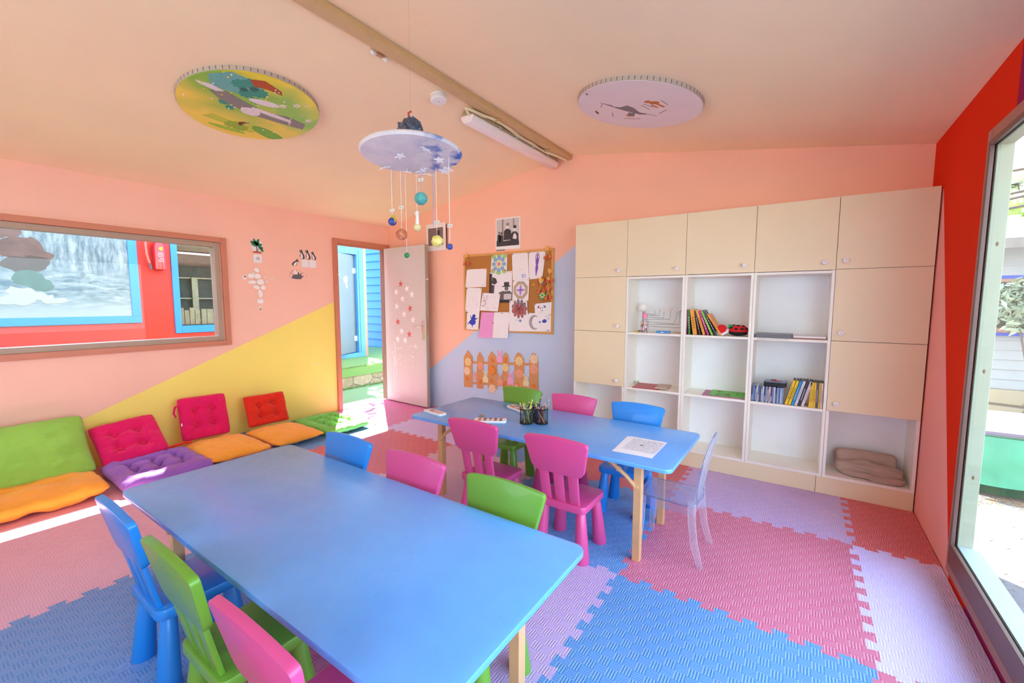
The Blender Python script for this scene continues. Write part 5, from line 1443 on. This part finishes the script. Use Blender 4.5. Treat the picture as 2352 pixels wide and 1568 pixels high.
lump(b, (5.23, -.215, zb + .022), (.170, .060, .024), -.20, 0, 3.5, 9.0, .009, 2.4, zb)
tag(b.build('folded_blanket', cloth('taupe fleece', 'c6ad9c', 'b09788'), loc=(5.2, -.16, zb), smooth=180), 'taupe folded blanket in the open bottom of the right cabinet', 'blanket')

# ------------------------------------------------------------------ things on the far table
TZ = .57
def paint_box(cx, cy, L, Wd, rz, label, n, cols_):
    r = root('paint_box', (cx, cy, TZ), label, 'paint box', 'white watercolour boxes')
    m4 = Matrix.Translation((cx, cy, TZ + .0004)) @ Matrix.Rotation(rz, 4, 'Z')
    b = MB(); b.prism(rpoly(rect(-L / 2, -Wd / 2, L / 2, Wd / 2), .018), 0, .016, lambda u, v, w: m4 @ Vector((u, v, w))); b.build('tray', m_white, r, bev=.003)
    return r, m4
r, m4 = paint_box(2.645, -1.83, .20, .068, -.16, 'closed white watercolour box at the left end of the far table', 0, ())
b = MB(); b.prism(rpoly(rect(-.03, -.022, .085, .022), .008), .0162, .0168, lambda u, v, w: m4 @ Vector((u, v, w))); b.prism(ell(-.035, 0, .018), .0166, .0172, lambda u, v, w: m4 @ Vector((u, v, w)), 1)
b.build('lid_print', [M('lid pink print', 'e3b7b0', .5), M('lid dark print', 'a8707a', .5)], r, smooth=0)
pcs = ['c0392b', 'e07b2f', '8a2f2f', '6a3a3a', 'd8a0a0', '5a3a78', '7a4a3a', 'a03848', '50303a', 'b85a4a']
for (cx, cy, rz, label) in ((3.098, -1.775, .55, 'open white watercolour box behind the left pink chair'), (3.075, -1.405, -.42, 'open white watercolour box left of the pencil cups, near the green chair')):
    r, m4 = paint_box(cx, cy, .215, .082, rz, label, 10, pcs)
    for i in range(5):
        for j in range(2):
            b = MB(); q = m4 @ Vector((-.07 + i * .035, -.018 + j * .036, .0162))
            b.cyl(q, q + Vector((0, 0, .0012)), .0125, n=14); b.build('paint_pan', pen(pcs[(i * 2 + j + int(cx * 10)) % 10]), r)
b = MB(); b.box(2.962, -1.722, TZ + .0004, 2.982, -1.696, TZ + .013, bev=.002); tag(b.build('eraser', M('tan rubber', 'b08a68', .7), loc=(2.972, -1.709, TZ)), 'small tan eraser on the far table beside a watercolour box', 'eraser')
# pencil cups
def hue_name(h):
    import colorsys
    r_, g_, b_ = (int(h[i:i + 2], 16) / 255 for i in (0, 2, 4))
    H, S, V = colorsys.rgb_to_hsv(r_, g_, b_)
    if V < .36: return 'dark'
    if S < .25: return 'grey'
    H *= 360
    return 'red' if H < 14 or H > 345 else 'orange' if H < 42 else 'yellow' if H < 66 else 'green' if H < 170 else 'blue' if H < 245 else 'purple' if H < 300 else 'pink'
def mesh_cup(cx, cy, label, seed, colours):
    H, R = .098, .041
    r = root('pencil_cup', (cx, cy, TZ), label, 'pencil cup', 'black wire pencil cups')
    blk = M('black wire', '15151a', .35, metal=.4)
    b = MB()
    b.cyl((cx, cy, TZ + .0004), (cx, cy, TZ + .004), R, n=28)
    for z in (.004, H):
        q = [(cx + R * cos(2 * pi * k / 28), cy + R * sin(2 * pi * k / 28), TZ + z) for k in range(29)]
        b.tube(q, .0028, 6, caps=False)
    b.build('rim', blk, r)
    b = MB()
    n = 26
    for k in range(n):
        a = 2 * pi * k / n
        for s in (-1, 1):
            pts = [(cx + R * cos(a + s * t * 1.1), cy + R * sin(a + s * t * 1.1), TZ + .004 + (H - .004) * t) for t in (0, .25, .5, .75, 1)]
            b.tube(pts, .0008, 4, caps=False)
    b.build('wire_mesh', blk, r, smooth=0)
    random.seed(seed)
    for k, h in enumerate(colours):
        a = 2 * pi * k / len(colours) + random.uniform(-.2, .2); rr = .006 + .020 * (k % 3) / 2
        p0 = Vector((cx + rr * cos(a + 2.2), cy + rr * sin(a + 2.2), TZ + .008))
        top = Vector((cx + .030 * cos(a), cy + .030 * sin(a), TZ + H)); d = (top - p0).normalized()
        L = random.uniform(.115, .150) if k else .178
        pr = root('colour_pencil', p0, hue_name(h) + ' colour pencil standing in the ' + ('left front' if seed < 50 else 'right front' if seed < 90 else 'half hidden rear') + ' black wire cup', 'pencil', 'pencils in the ' + ('left' if seed < 50 else 'right' if seed < 90 else 'rear') + ' cup')
        b = MB(); b.cyl(p0, p0 + d * (L - .018), .0036, n=6); b.build('shaft', pen(h), pr, smooth=0)
        b = MB(); b.cyl(p0 + d * (L - .018), p0 + d * (L - .005), .0036, .0013, 8); b.build('sharpened_wood', M('bare pencil wood', 'e8c79a', .6), pr)
        b = MB(); b.cyl(p0 + d * (L - .005), p0 + d * L, .0013, .0003, 6); b.build('lead', pen(h), pr)
mesh_cup(3.312, -1.668, 'black wire cup of colour pencils, left front one', 31, ['e8d83a', 'd8c832', '5a3a9a', '3a5a3a', '2f6a4a', 'c8b828', 'e0d060', '4a4a58', '6a8a4a', 'b07a5a', '3a5aa0', 'd8d050', '8a9a50'])
mesh_cup(3.395, -1.612, 'black wire cup of colour pencils, right front one', 61, ['4aa0d8', 'e0704a', 'd84a4a', 'e06a78', '3a9ac8', 'c8406a', '3a6a4a', '4a3a3a', 'e8a060', 'c85a90', '303038', 'd8803a', '608a5a'])
mesh_cup(3.322, -1.575, 'black wire cup half hidden behind the two front cups', 97, ['3a4a6a', '2f3a2f', '6a3a3a', '3a5a4a', '4a3a5a'])
# paper with maze print
def maze_mat():
    t = NT('line art print')
    p = t.obj(); x, y, z = t.xyz(p)
    f = t.math('ABSOLUTE', t.math('SINE', t.math('MULTIPLY', t.noise(p, 34, 2, .5), 60)))
    ln = t.math('LESS_THAN', f, .42)
    inx = t.math('LESS_THAN', t.math('ABSOLUTE', t.math('ADD', x, -.012)), .088); iny = t.math('LESS_THAN', t.math('ABSOLUTE', t.math('ADD', y, -.02)), .105)
    c = t.mix(t.math('MULTIPLY', ln, t.math('MULTIPLY', inx, iny)), rgb('f0ecf4'), rgb('85838f'))
    t.link(c, t.p.inputs['Base Color']); t.p.inputs['Roughness'].default_value = .6
    return t.m
for k, (dx, rz, mt, lab) in enumerate(((-.008, .06, paper_w, 'lower white sheet peeking out under the printed sheet on the far table'), (.0, .0, maze_mat(), 'white sheet with a dense line pattern on the far table'))):
    cx, cy = 4.075, -1.70
    m4 = Matrix.Translation((cx + dx, cy, TZ + .0004 + k * .0008)) @ Matrix.Rotation(rz, 4, 'Z')
    b = MB(); b.box(-.105, -.148, 0, .105, .148, .0006); 
    o = b.build('paper_sheet', mt, loc=(0, 0, 0), smooth=0); o.matrix_world = m4
    tag(o, lab, 'paper')
    if k:
        b = MB(); b.prism(ell(0, .02, .010, .008, 16), .0007, .0010); q = b.build('print_centre', pen('5a5a50'), None, loc=(0, 0, 0), smooth=0); q.parent = o
# ------------------------------------------------------------------ outside: alley seen through the left window and the door
def ground(name, c, c2, s1, s2, bump_, rough=.9, c3=None):
    t = NT(name); p = t.pos()
    c_ = t.mix(t.ramp(t.noise(p, s1, 5, .7), .35, .65), rgb(c), rgb(c2))
    if c3: c_ = t.mix(t.ramp(t.noise(p, s2, 6, .75), .60, .66), c_, rgb(c3))
    t.link(c_, t.p.inputs['Base Color']); t.p.inputs['Roughness'].default_value = rough
    t.p.inputs['Specular IOR Level'].default_value = .2
    t.bump(t.noise(p, s2 * 3, 4, .7), bump_, .02)
    return t.m
m_turf = ground('green turf', '7d9a70', '6a8a5e', 60, 140, .6)
m_turf2 = ground('green turf darker', '7c9c5c', '648a4a', 60, 140, .6)
b = MB(); b.box(-7, -9, -.16, -T - .001, 12, -.10)
struct(b.build('ground_left', m_turf, loc=(-3, 0, -.16), smooth=0))
def stone_mat(name, c1, c2, c3, sc_):
    t = NT(name); p = t.pos()
    v = t.node('ShaderNodeTexVoronoi', feature='DISTANCE_TO_EDGE'); v.inputs['Scale'].default_value = sc_
    vc = t.node('ShaderNodeTexVoronoi'); vc.inputs['Scale'].default_value = sc_
    mp = t.node('ShaderNodeMapping'); t.link(p, mp.inputs[0])
    t.link(mp.outputs[0], v.inputs['Vector']); t.link(mp.outputs[0], vc.inputs['Vector'])
    sx = t.xyz(vc.outputs['Color'])[0]
    c_ = t.mix(sx, rgb(c1), rgb(c2))
    c_ = t.mix(t.ramp(t.noise(p, 14, 5, .7), .5, .75), c_, rgb(c3))
    j = t.ramp(v.outputs['Distance'], .015, .045)
    c_ = t.mix(j, rgb('6e6454'), c_)
    t.link(c_, t.p.inputs['Base Color']); t.p.inputs['Roughness'].default_value = .85
    t.bump(j, .5, .02)
    return t.m
b = MB(); b.box(-1.95, -9, -.10, -1.52, 12, .215)
tag(b.build('retaining_wall', stone_mat('pale flagstone', '9c8e72', '7c6c4e', 'a39b8c', 3.6), loc=(-1.7, .6, -.1), smooth=0), 'low pale stone retaining wall across the alley, seen through the doorway', 'wall')
b = MB(); b.box(-6.5, -9, .10, -1.50, 12, .245)
struct(b.build('terrace_ground', m_turf2, loc=(-4, 0, .1), smooth=0))
def tufts(name, x, y0, y1, z, n, h, seed, label, parent=None):
    random.seed(seed); b = MB()
    for i in range(n):
        y = random.uniform(y0, y1); xx = x + random.gauss(0, .018); l = h * random.uniform(.5, 1.2)
        dx, dy = random.gauss(0, .4) * l, random.gauss(0, .4) * l
        b.face([(xx - .003, y, z), (xx + .003, y, z), (xx + dx, y + dy, z + l)])
    o = b.build(name, M('turf blades', '7fa25a', .8, .25, 30), loc=(x, (y0 + y1) / 2, z), smooth=0, normals=False)
    return tag(o, label, 'grass', kind='stuff')
tufts('grass_edge', -1.47, -.4, 2.2, -.10, 1500, .05, 5, 'fringe of green turf at the foot of the stone wall')
tufts('turf_rim', -1.52, -.4, 2.6, .243, 1500, .035, 6, 'fringe of green turf hanging over the top of the stone wall')
# neighbouring building
m_redw = M('red wall paint', 'b81c10', .55, .14, 9); m_bluetrim = M('bright blue trim', '1576d8', .45); m_lb = M('light blue frame', '4c8ccc', .45)
BXW = -2.70
nb = root('neighbouring_building', (BXW - .6, -2, .245), 'red and blue painted building across the alley', 'building')
b = MB()
DO0, DO1, DOT = .62, 1.44, 2.30
b.box(BXW - .12, -8, .245, BXW, -1.595, 5.80)
b.box(BXW - .12, -1.595, .245, BXW, -.55, .985); b.box(BXW - .12, -1.595, 2.25, BXW, -.55, 5.80); b.box(BXW - .12, -.55, .245, BXW, DO0 - .16, 5.80)
b.build('red_wall', m_redw, nb, smooth=0)
b = MB(); b.box(BXW - .12, DO0 - .16, 2.42, BXW, 1.60, 3.0)
b.build('lintel', m_lb, nb, smooth=0)
b = MB(); b.box(BXW - .13, DO0 - .16, .30, BXW + .02, DO0, 2.42); b.box(BXW - .13, DO1, .245, BXW + .02, 1.60, 2.42); b.box(BXW - .13, DO0, DOT, BXW + .02, DO1, 2.42); b.box(BXW - .13, DO0, .245, BXW + .05, DO1 + .1, .33)
b.box(BXW + .02, DO1 + .04, .30, BXW + .035, DO1 + .07, 2.38)
b.build('blue_door_frame', m_lb, nb, bev=.003, smooth=0)
b = MB(); b.box(BXW - .14, 1.60, .245, BXW + .015, 1.655, 3.0); b.build('corner_trim', M('coral trim', 'dd7a5a', .5), nb, smooth=0)
dm = Matrix.Translation((BXW - .06, DO1 - .01, 0)) @ Matrix.Rotation(radians(24), 4, 'Z')
b = MB(); b.box(-.04, -.80, .345, 0, 0, 2.285, mat=dm)
gd = b.build('grey_door', M('grey door paint', '6c7575', .4), nb, bev=.003, smooth=0)
b = MB()
for z in (.62, 1.98): b.cyl(dm @ Vector((.008, .004, z - .05)), dm @ Vector((.008, .004, z + .05)), .011, n=10); b.box(-.0, -.06, z - .05, .004, .0, z + .05, mat=dm)
b.build('hinge', M('pale hinge', 'd6ecf6', .4), gd)
for (yy, z, a, c) in ((-.30, 1.80, .05, .07), (-.36, 1.79, .03, .06), (-.30, 1.70, .03, .05), (-.28, 1.66, .02, .04), (-.55, 1.95, .02, .006), (-.6, 1.9, .015, .008)):
    b = MB(); b.prism(ell(yy, z, a, c, 14), .0005, .0015, lambda u, v, w: dm @ Vector((w, u, v)))
    b.build('white_sticker', paper_w, gd, smooth=0)
b = MB(); b.box(BXW - 1.9, .3, .24, BXW - .13, 1.59, .33); b.build('inner_floor', M('pink inner floor', 'd8b4dc', .6), nb, smooth=0)
b = MB(); b.box(BXW - 1.95, .2, .245, BXW - 1.9, 1.61, 3.0); b.box(BXW - 1.9, .2, 2.6, BXW - .12, 1.61, 2.65); b.box(BXW - 1.9, .15, .3, BXW - .12, .2, 2.6); b.build('inner_wall', M('inner wall blue', 'b8d4e8', .7), nb, smooth=0)
b = MB(); b.box(BXW - .14, 1.62, .245, BXW - 2.4, 1.64, 3.0); b.build('return_wall', m_bluetrim, nb, smooth=0)
b = MB(); b.box(BXW - 2.6, -8.2, 5.80, BXW + .02, .45, 5.90); b.box(BXW - 2.6, .40, 3.0, BXW + .1, 1.75, 3.12); b.build('roof_slab', m_roof, nb, smooth=0)
# blue framed window; slats behind it imitate a fence mirrored in the glass
b = MB()
for q in ((-1.625, .905, -1.545, 2.25), (-1.545, .905, -.60, 1.01), (-.62, 1.01, -.55, 2.25)): b.box(BXW - .02, q[0], q[1], BXW + .02, q[2], q[3])
bw = b.build('window_frame', m_bluetrim, nb, bev=.003, smooth=0)
b = MB(); b.box(BXW - .05, -1.545, 1.01, BXW - .045, -.62, 2.25); b.build('window_glass', glass_window, bw, smooth=0)
b = MB(); b.box(BXW - .035, -1.545, 2.05, BXW - .02, -.62, 2.075); b.build('curtain_rail', M('pale rail', 'd8dcd8', .4), bw, smooth=0)
b = MB(); b.box(BXW - .62, -1.7, .9, BXW - .6, -.4, 2.4); b.box(BXW - .6, -1.72, .9, BXW - .13, -1.7, 2.4); b.build('dark_room', M('dark green interior', '44524c', .8, .4, 14), bw, smooth=0)
b = MB()
for z in (1.40, 1.72): b.box(BXW - .59, -1.68, z, BXW - .56, -.45, z + .02)
b.box(BXW - .56, -1.20, 1.0, BXW - .53, -1.12, 1.74); b.build('inner_shelving', M('grey shelving', 'a8a890', .7, .3, 20), bw, smooth=0)
b = MB()
random.seed(8)
y = -1.53
while y < -.66:
    w_ = random.uniform(.05, .085); b.box(BXW - .12, y, 1.02, BXW - .10, y + w_, 1.25 + random.uniform(-.02, .02)); y += w_ + random.choice((.008, .02, .03))
b.box(BXW - .13, -1.53, 1.06, BXW - .12, -.66, 1.09); b.build('reflected_fence_slats', M('reflected fence wood', 'a08a70', .8, .3, 18), bw, smooth=0)
# big framed mural print
def mural():
    t = NT('splashing water print')
    p = t.pos(); x, y, z = t.xyz(p)
    mp = t.node('ShaderNodeMapping'); t.link(p, mp.inputs[0]); mp.inputs['Rotation'].default_value = (radians(-24), 0, 0); mp.inputs['Scale'].default_value = (1, 2.2, 9)
    n = t.noise(mp.outputs[0], 2.2, 8, .75)
    mp2 = t.node('ShaderNodeMapping'); t.link(p, mp2.inputs[0]); mp2.inputs['Rotation'].default_value = (radians(12), 0, 0); mp2.inputs['Scale'].default_value = (1, 9, 2)
    n2 = t.noise(mp2.outputs[0], 2.0, 8, .75)
    up = t.ramp(z, 1.62, 1.85)
    nn = t.mix(up, n, n2)
    f = t.xyz(nn)[0]
    c = t.mix(t.ramp(f, .40, .60), rgb('33505e'), rgb('76848a'))
    c = t.mix(t.ramp(f, .55, .70), c, rgb('878f92'))
    low = t.ramp(z, 1.45, 1.20)
    c = t.mix(low, c, rgb('838c90'))
    t.link(c, t.p.inputs['Base Color']); t.p.inputs['Roughness'].default_value = .35
    return t.m
mu = root('framed_mural', (BXW, -4, 1.08), 'large blue framed print of splashing water on the red wall, seen through the left window', 'mural')
b = MB(); b.box(BXW + .001, -6.2, 1.17, BXW + .02, -2.095, 2.75)
for k, (py, pz, a, c, h) in enumerate(((-3.05, 1.97, .22, .11, 1), (-2.93, 1.90, .15, .09, 1), (-3.2, 2.14, .16, .06, 1), (-3.03, 1.77, .17, .08, 2), (-2.95, 1.80, .12, .07, 2), (-3.0, 1.62, .14, .09, 3), (-2.9, 1.55, .09, .07, 3))):
    b.prism([(q[0] + .05 * noise.noise(Vector((q[0] * 9, q[1] * 9, k))), q[1] + .05 * noise.noise(Vector((q[1] * 9, q[0] * 9, 3 + k)))) for q in ell(py, pz, a, c, 40)], BXW + .0202, BXW + .0206 + k * .0004, left, h)
for k, (py, pz, a, c) in enumerate(((-3.15, 1.38, .20, .05), (-2.95, 1.42, .16, .045), (-2.78, 1.36, .14, .035), (-3.08, 1.48, .12, .04))):
    b.prism([(q[0] + .06 * noise.noise(Vector((q[0] * 11, q[1] * 11, k))), q[1] + .05 * noise.noise(Vector((q[1] * 11, q[0] * 11, 5 + k)))) for q in ell(py, pz, a, c, 40)], BXW + .0202, BXW + .024 + k * .0003, left, 4)
b.build('print', [mural(), M('print brown patch', '5a423c', .5, .35, 8), M('print dark patch', '3a302c', .5, .3, 10), M('print teal patch', '365a54', .5, .3, 10), M('print pale sweep', '8c9292', .5, .08, 12)], mu, smooth=0)
b = MB(); b.box(BXW, -6.3, 1.075, BXW + .035, -2.0, 1.17); b.box(BXW, -2.095, 1.17, BXW + .035, -2.0, 2.85); b.box(BXW, -6.3, 2.75, BXW + .035, -2.095, 2.85); b.build('mural_frame', m_bluetrim, mu, bev=.003, smooth=0)
# fire extinguisher
fx = root('fire_extinguisher', (BXW + .07, -1.80, 1.78), 'red fire extinguisher hanging on the red wall beside the blue framed print', 'fire extinguisher')
m_ext = M('extinguisher red', 'c4151a', .25, coat=.3)
b = MB(); b.lathe([(.055, 0), (.068, .012), (.068, .33), (.058, .365), (.03, .395), (.022, .41)], (BXW + .08, -1.775, 1.79), 24); b.build('cylinder', m_ext, fx)
b = MB(); b.tube([(BXW + .08, -1.78, 2.22), (BXW + .09, -1.87, 2.24), (BXW + .095, -1.92, 2.15), (BXW + .095, -1.915, 2.0), (BXW + .095, -1.89, 1.88)], .013, 8); b.build('hose', M('faded hose', 'd05a50', .5), fx)
b = MB(); b.cyl((BXW + .095, -1.89, 1.90), (BXW + .095, -1.875, 1.80), .010, .016, 10); b.build('nozzle', ink, fx)
b = MB(); b.cyl((BXW + .08, -1.775, 2.19), (BXW + .08, -1.775, 2.24), .02, n=12); b.tube([(BXW + .08, -1.775, 2.235), (BXW + .1, -1.83, 2.25)], .008, 6); b.build('valve', M('valve metal', '8a8a8a', .4, metal=.8), fx)
b = MB(); fxn = lambda u, v, w: (BXW + .08 + (.0685 + w) * cos(u / .0685), -1.775 + (.0685 + w) * sin(u / .0685), v)
for (u0, u1, z0, z1) in ((-.03, .03, 2.015, 2.026), (-.035, .04, 1.992, 2.002), (-.03, .035, 1.970, 1.978), (-.01, .035, 1.940, 1.952), (-.03, .035, 1.918, 1.926), (-.025, .04, 1.902, 1.909)):
    for k in range(6):
        ua, ub = u0 + (u1 - u0) * k / 6, u0 + (u1 - u0) * (k + .8) / 6
        b.prism(rect(ua, z0, ub, z1), 0, .0006, fxn)
b.build('label_lettering', M('label print', 'a89498', .5), fx, smooth=0)
b = MB(); b.prism(ell(.005, 2.08, .022, .022, 18), 0, .001, fxn); b.build('round_sticker', pen('f0d020'), fx, smooth=0)
# blue clapboard wall behind the terrace
def boards(name, x0, x1, y, z0, z1, pitch, mt, label=None):
    b = MB(); z = z0
    while z < z1:
        zt = min(z + pitch, z1)
        b.prism([(y, z), (y, zt), (y - .004, zt), (y - .034, z + .012), (y - .032, z)], x0, x1, lambda u, v, w: (w, u, v))
        z += pitch
    return b
bl = boards('x', -6.0, -2.0, 2.87, .25, 3.2, .19, None).build('clapboard_wall', M('bright blue clapboard', '0d78d6', .45, .08, 3), loc=(-4, 2.87, .25), smooth=0)
tag(bl, 'bright blue clapboard wall at the end of the terrace, seen through the doorway', 'wall')
# leafy tree over the blue building: its leaves dapple the sun in the doorway
def leaves(b, c, R, n, size, seed, m=0, flat=1.0):
    random.seed(seed)
    for i in range(n):
        d = Vector((random.gauss(0, 1), random.gauss(0, 1), random.gauss(0, 1))).normalized() * (random.random() ** .45)
        p = Vector(c) + Vector((d.x * R[0], d.y * R[1], d.z * R[2]))
        a = Vector((random.gauss(0, 1), random.gauss(0, 1), random.gauss(0, 1) * flat)).normalized(); q = a.orthogonal().normalized()
        q = (q * cos(i) + a.cross(q) * sin(i))
        s = size * random.uniform(.6, 1.3)
        b.face([p - a * s, p + q * s * .32, p + a * s, p - q * s * .32], m)
m_leaf = M('olive leaves', '6a7f48', .6, .35, 2); m_leaf2 = M('grey green leaves', '9aa68a', .6, .3, 2); m_bark = M('grey bark', '6f6258', .85, .2, 12)
tr_ = root('leafy_tree', (-4.6, 4.0, .245), 'broad leafy tree standing behind the blue clapboard wall', 'tree')
b = MB(); b.tube([(-4.6, 4.0, .2), (-4.5, 3.9, 1.8), (-4.3, 3.7, 3.2), (-3.9, 3.4, 4.6)], [.16, .13, .10, .05], 10); b.tube([(-4.4, 3.8, 2.8), (-3.6, 3.0, 4.0), (-3.2, 2.4, 4.9)], [.08, .06, .03], 8); b.build('trunk', m_bark, tr_)
b = MB(); leaves(b, (-2.75, 1.75, 4.95), (.75, .75, .5), 420, .085, 31); leaves(b, (-4.0, 3.4, 5.0), (1.3, 1.0, .8), 900, .09, 32); b.build('foliage', m_leaf, tr_, smooth=0, normals=False)

# ------------------------------------------------------------------ outside on the right
b = MB(); b.box(W + T2 + .001, -14, -.42, 30, 30, -.35)
struct(b.build('ground_right', ground('white gravel sand', '777573', '666361', 5, 9, .5, c3='9a8c74'), loc=(12, 0, -.42), smooth=0))
b = MB(); b.box(-T - 4, -30, -.42, 30, -14.0, -.35); b.box(-8, -14, -.42, W + T2, YF - .12, -.35)
struct(b.build('ground_front', ground('pale yard sand', 'c8c4be', 'b8b2aa', 5, 9, .4), loc=(2, -12, -.42), smooth=0))
# white house
m_sid = M('white siding', '9ea09e', .5, .05, 4)
HY = 4.0
hs = root('white_house', (10, HY + .5, -.35), 'white boarded house on a stone plinth outside the big right window', 'house')
def sid(x0, x1, z0, z1):
    b = MB(); z = z0
    while z < z1 - .005:
        zt = min(z + .125, z1); b.prism([(HY + .05, z), (HY + .05, zt), (HY - .004, zt), (HY - .018, z + .003), (HY - .016, z)], x0, x1, lambda u, v, w: (w, u, v)); z += .125
    return b
sid(6.0, 16, .265, .945).build('lower_siding', m_sid, hs, smooth=0)
sid(6.0, 16, 1.70, 2.07).build('upper_siding', m_sid, hs, smooth=0)
b = MB(); b.box(6.0, HY - .06, -.36, 16, HY + .1, .263); b.build('stone_plinth', stone_mat('ochre flagstone', 'aa9c80', '988a70', 'a09686', 2.2), hs, smooth=0)
b = MB(); b.box(6.0, HY - .03, .945, 16, HY + .05, .985); b.box(6.0, HY - .02, 1.66, 16, HY + .05, 1.70); b.build('blue_band', M('deep blue band', '3f56b0', .5), hs, smooth=0)
b = MB(); b.box(6.0, HY - .04, .985, 16, HY + .05, 1.04); b.box(6.0, HY - .03, 1.62, 16, HY + .05, 1.66); b.build('window_surround', M('pinkish timber', 'a07a68', .5), hs, smooth=0)
b = MB(); b.box(6.0, HY + .02, 1.04, 16, HY + .026, 1.62); b.build('window_glass', M('dark window glass', '4a5248', .15, .3, 2), hs, smooth=0)
b = MB(); b.prism([(HY - .45, 2.06), (HY - .45, 2.12), (HY + 1.6, 2.62), (HY + 1.6, 2.56)], 5.7, 16.3, lambda u, v, w: (w, u, v)); b.build('roof', M('pale roof felt', '8c8e8e', .7, .15, 3), hs, smooth=0)
b = MB(); b.box(5.7, HY - .48, 2.0, 16.3, HY - .45, 2.12); b.build('eaves_board', M('worn grey timber', '7d746c', .7, .3, 8), hs, smooth=0)
# shrub in front of the house window
sh = root('grey_shrub', (7.1, 3.35, -.35), 'grey green olive like shrub in front of the white house window', 'shrub')
b = MB(); leaves(b, (7.15, 3.45, 1.32), (.75, .30, .36), 1500, .055, 41); b.build('foliage', m_leaf2, sh, smooth=0, normals=False)
b = MB()
for k in range(5): b.tube([(7.1 + .05 * k, 3.5, -.35), (7.0 + .14 * k, 3.55, .5), (6.8 + .2 * k, 3.42, 1.3)], [.018, .014, .006], 6)
b.build('stems', m_bark, sh)
# feathery conifer
cf = root('conifer', (8.4, 8.7, -.35), 'tall feathery conifer rising behind the white house roof', 'tree')
b = MB(); b.tube([(8.4, 8.7, -.35), (8.4, 8.6, 3), (8.35, 8.6, 9)], [.22, .17, .05], 10)
random.seed(77)
tips = []
for k in range(44):
    z = random.uniform(3.0, 7.8); a = random.uniform(0, 2 * pi); L = (8.6 - z) * .33 + .6
    p = Vector((8.35, 8.65, z)); e = p + Vector((cos(a) * L, sin(a) * L, -.25 * L)); b.tube([p, (p + e) / 2 + Vector((0, 0, .1)), e], [.03, .02, .006], 5); tips.append((p, e))
b.build('trunk_and_branches', m_bark, cf)
b = MB()
for p, e in tips:
    for i in range(230):
        t_ = random.uniform(.25, 1.05); c = p + (e - p) * t_ + Vector((0, 0, .1 * (1 - abs(2 * t_ - 1))))
        d = Vector((random.gauss(0, 1), random.gauss(0, 1), random.gauss(-.6, .6))).normalized(); q = d.orthogonal() * .022
        l = random.uniform(.08, .26); b.face([c - q, c + q, c + d * l])
b.build('foliage', M('conifer needles', '55623f', .7, .35, 1.5), cf, smooth=0, normals=False)
bg = root('background_tree', (14, 12, -.35), 'bright green broad tree far behind the white house', 'tree')
b = MB(); leaves(b, (13, 12, 3.3), (5, 1.8, 2.2), 2600, .24, 51); b.build('foliage', M('bright leaves', 'a8c070', .6, .3, 1), bg, smooth=0, normals=False)
b = MB(); b.tube([(14, 12, -.35), (13.8, 12, 3.5)], [.25, .1], 10); b.build('trunk', m_bark, bg)
# raised bed under green shade netting
gb = root('raised_bed', (7.4, 1.9, -.35), 'raised bed with dark rim covered in green shade netting, outside the right window', 'raised bed')
b = MB(); b.box(6.12, 1.50, -.35, 9.5, 2.6, .18); b.build('bed_body', M('dark green cloth', '2c5f40', .8, .25, 6), gb, smooth=0)
b = MB(); b.box(6.0, 1.52, .18, 9.5, 2.62, .215); b.build('rim_board', M('grey violet rim', '6f6474', .6), gb, smooth=0)
b = MB(); g = {}
for i in range(41):
    for j in range(13):
        x, s = 6.02 + 3.4 * i / 40, j / 12
        n_ = noise.noise(Vector((x * 2.2, s * 2, 0)))
        g[i, j] = b.bm.verts.new((x, 1.49 - .12 * s - .04 * n_ * s, .17 - (.40 + .08 * noise.noise(Vector((x * 1.4, 0, 3)))) * s))
for i in range(40):
    for j in range(12): b.bm.faces.new((g[i, j], g[i + 1, j], g[i + 1, j + 1], g[i, j + 1]))
b.build('shade_netting', M('green netting', '3f8f6c', .6, .25, 4), gb, smooth=180)
b = MB(); b.box(6.10, 1.46, -.36, 6.16, 1.52, .1); b.build('corner_post', m_bark, gb, smooth=0)
random.seed(90); b = MB()
for i in range(380):
    x = random.uniform(5.9, 8); y = min(1.38, 1.30 + random.gauss(0, .08) - (x - 6) * .02); a = random.uniform(0, pi); l = random.uniform(.02, .09)
    b.prism(line2(x, y, x + l * cos(a), y + l * sin(a), .004), -.3495, -.344)
for i in range(700):
    x = random.uniform(5.65, 7.2); y = random.uniform(-2.5, 1.3); 
    if noise.noise(Vector((x * 2.2, y * 2.2, 4))) < .12: continue
    a = random.uniform(0, pi); l = random.uniform(.015, .05); b.prism(line2(x, y, x + l * cos(a), y + l * sin(a), .003), -.3495, -.346)
tag(b.build('dry_straw', M('dry straw', '9a8262', .9, .2, 4), loc=(6.5, 0, -.35), smooth=0), 'scattered dry straw on the white sand outside the right window', 'straw', kind='stuff')
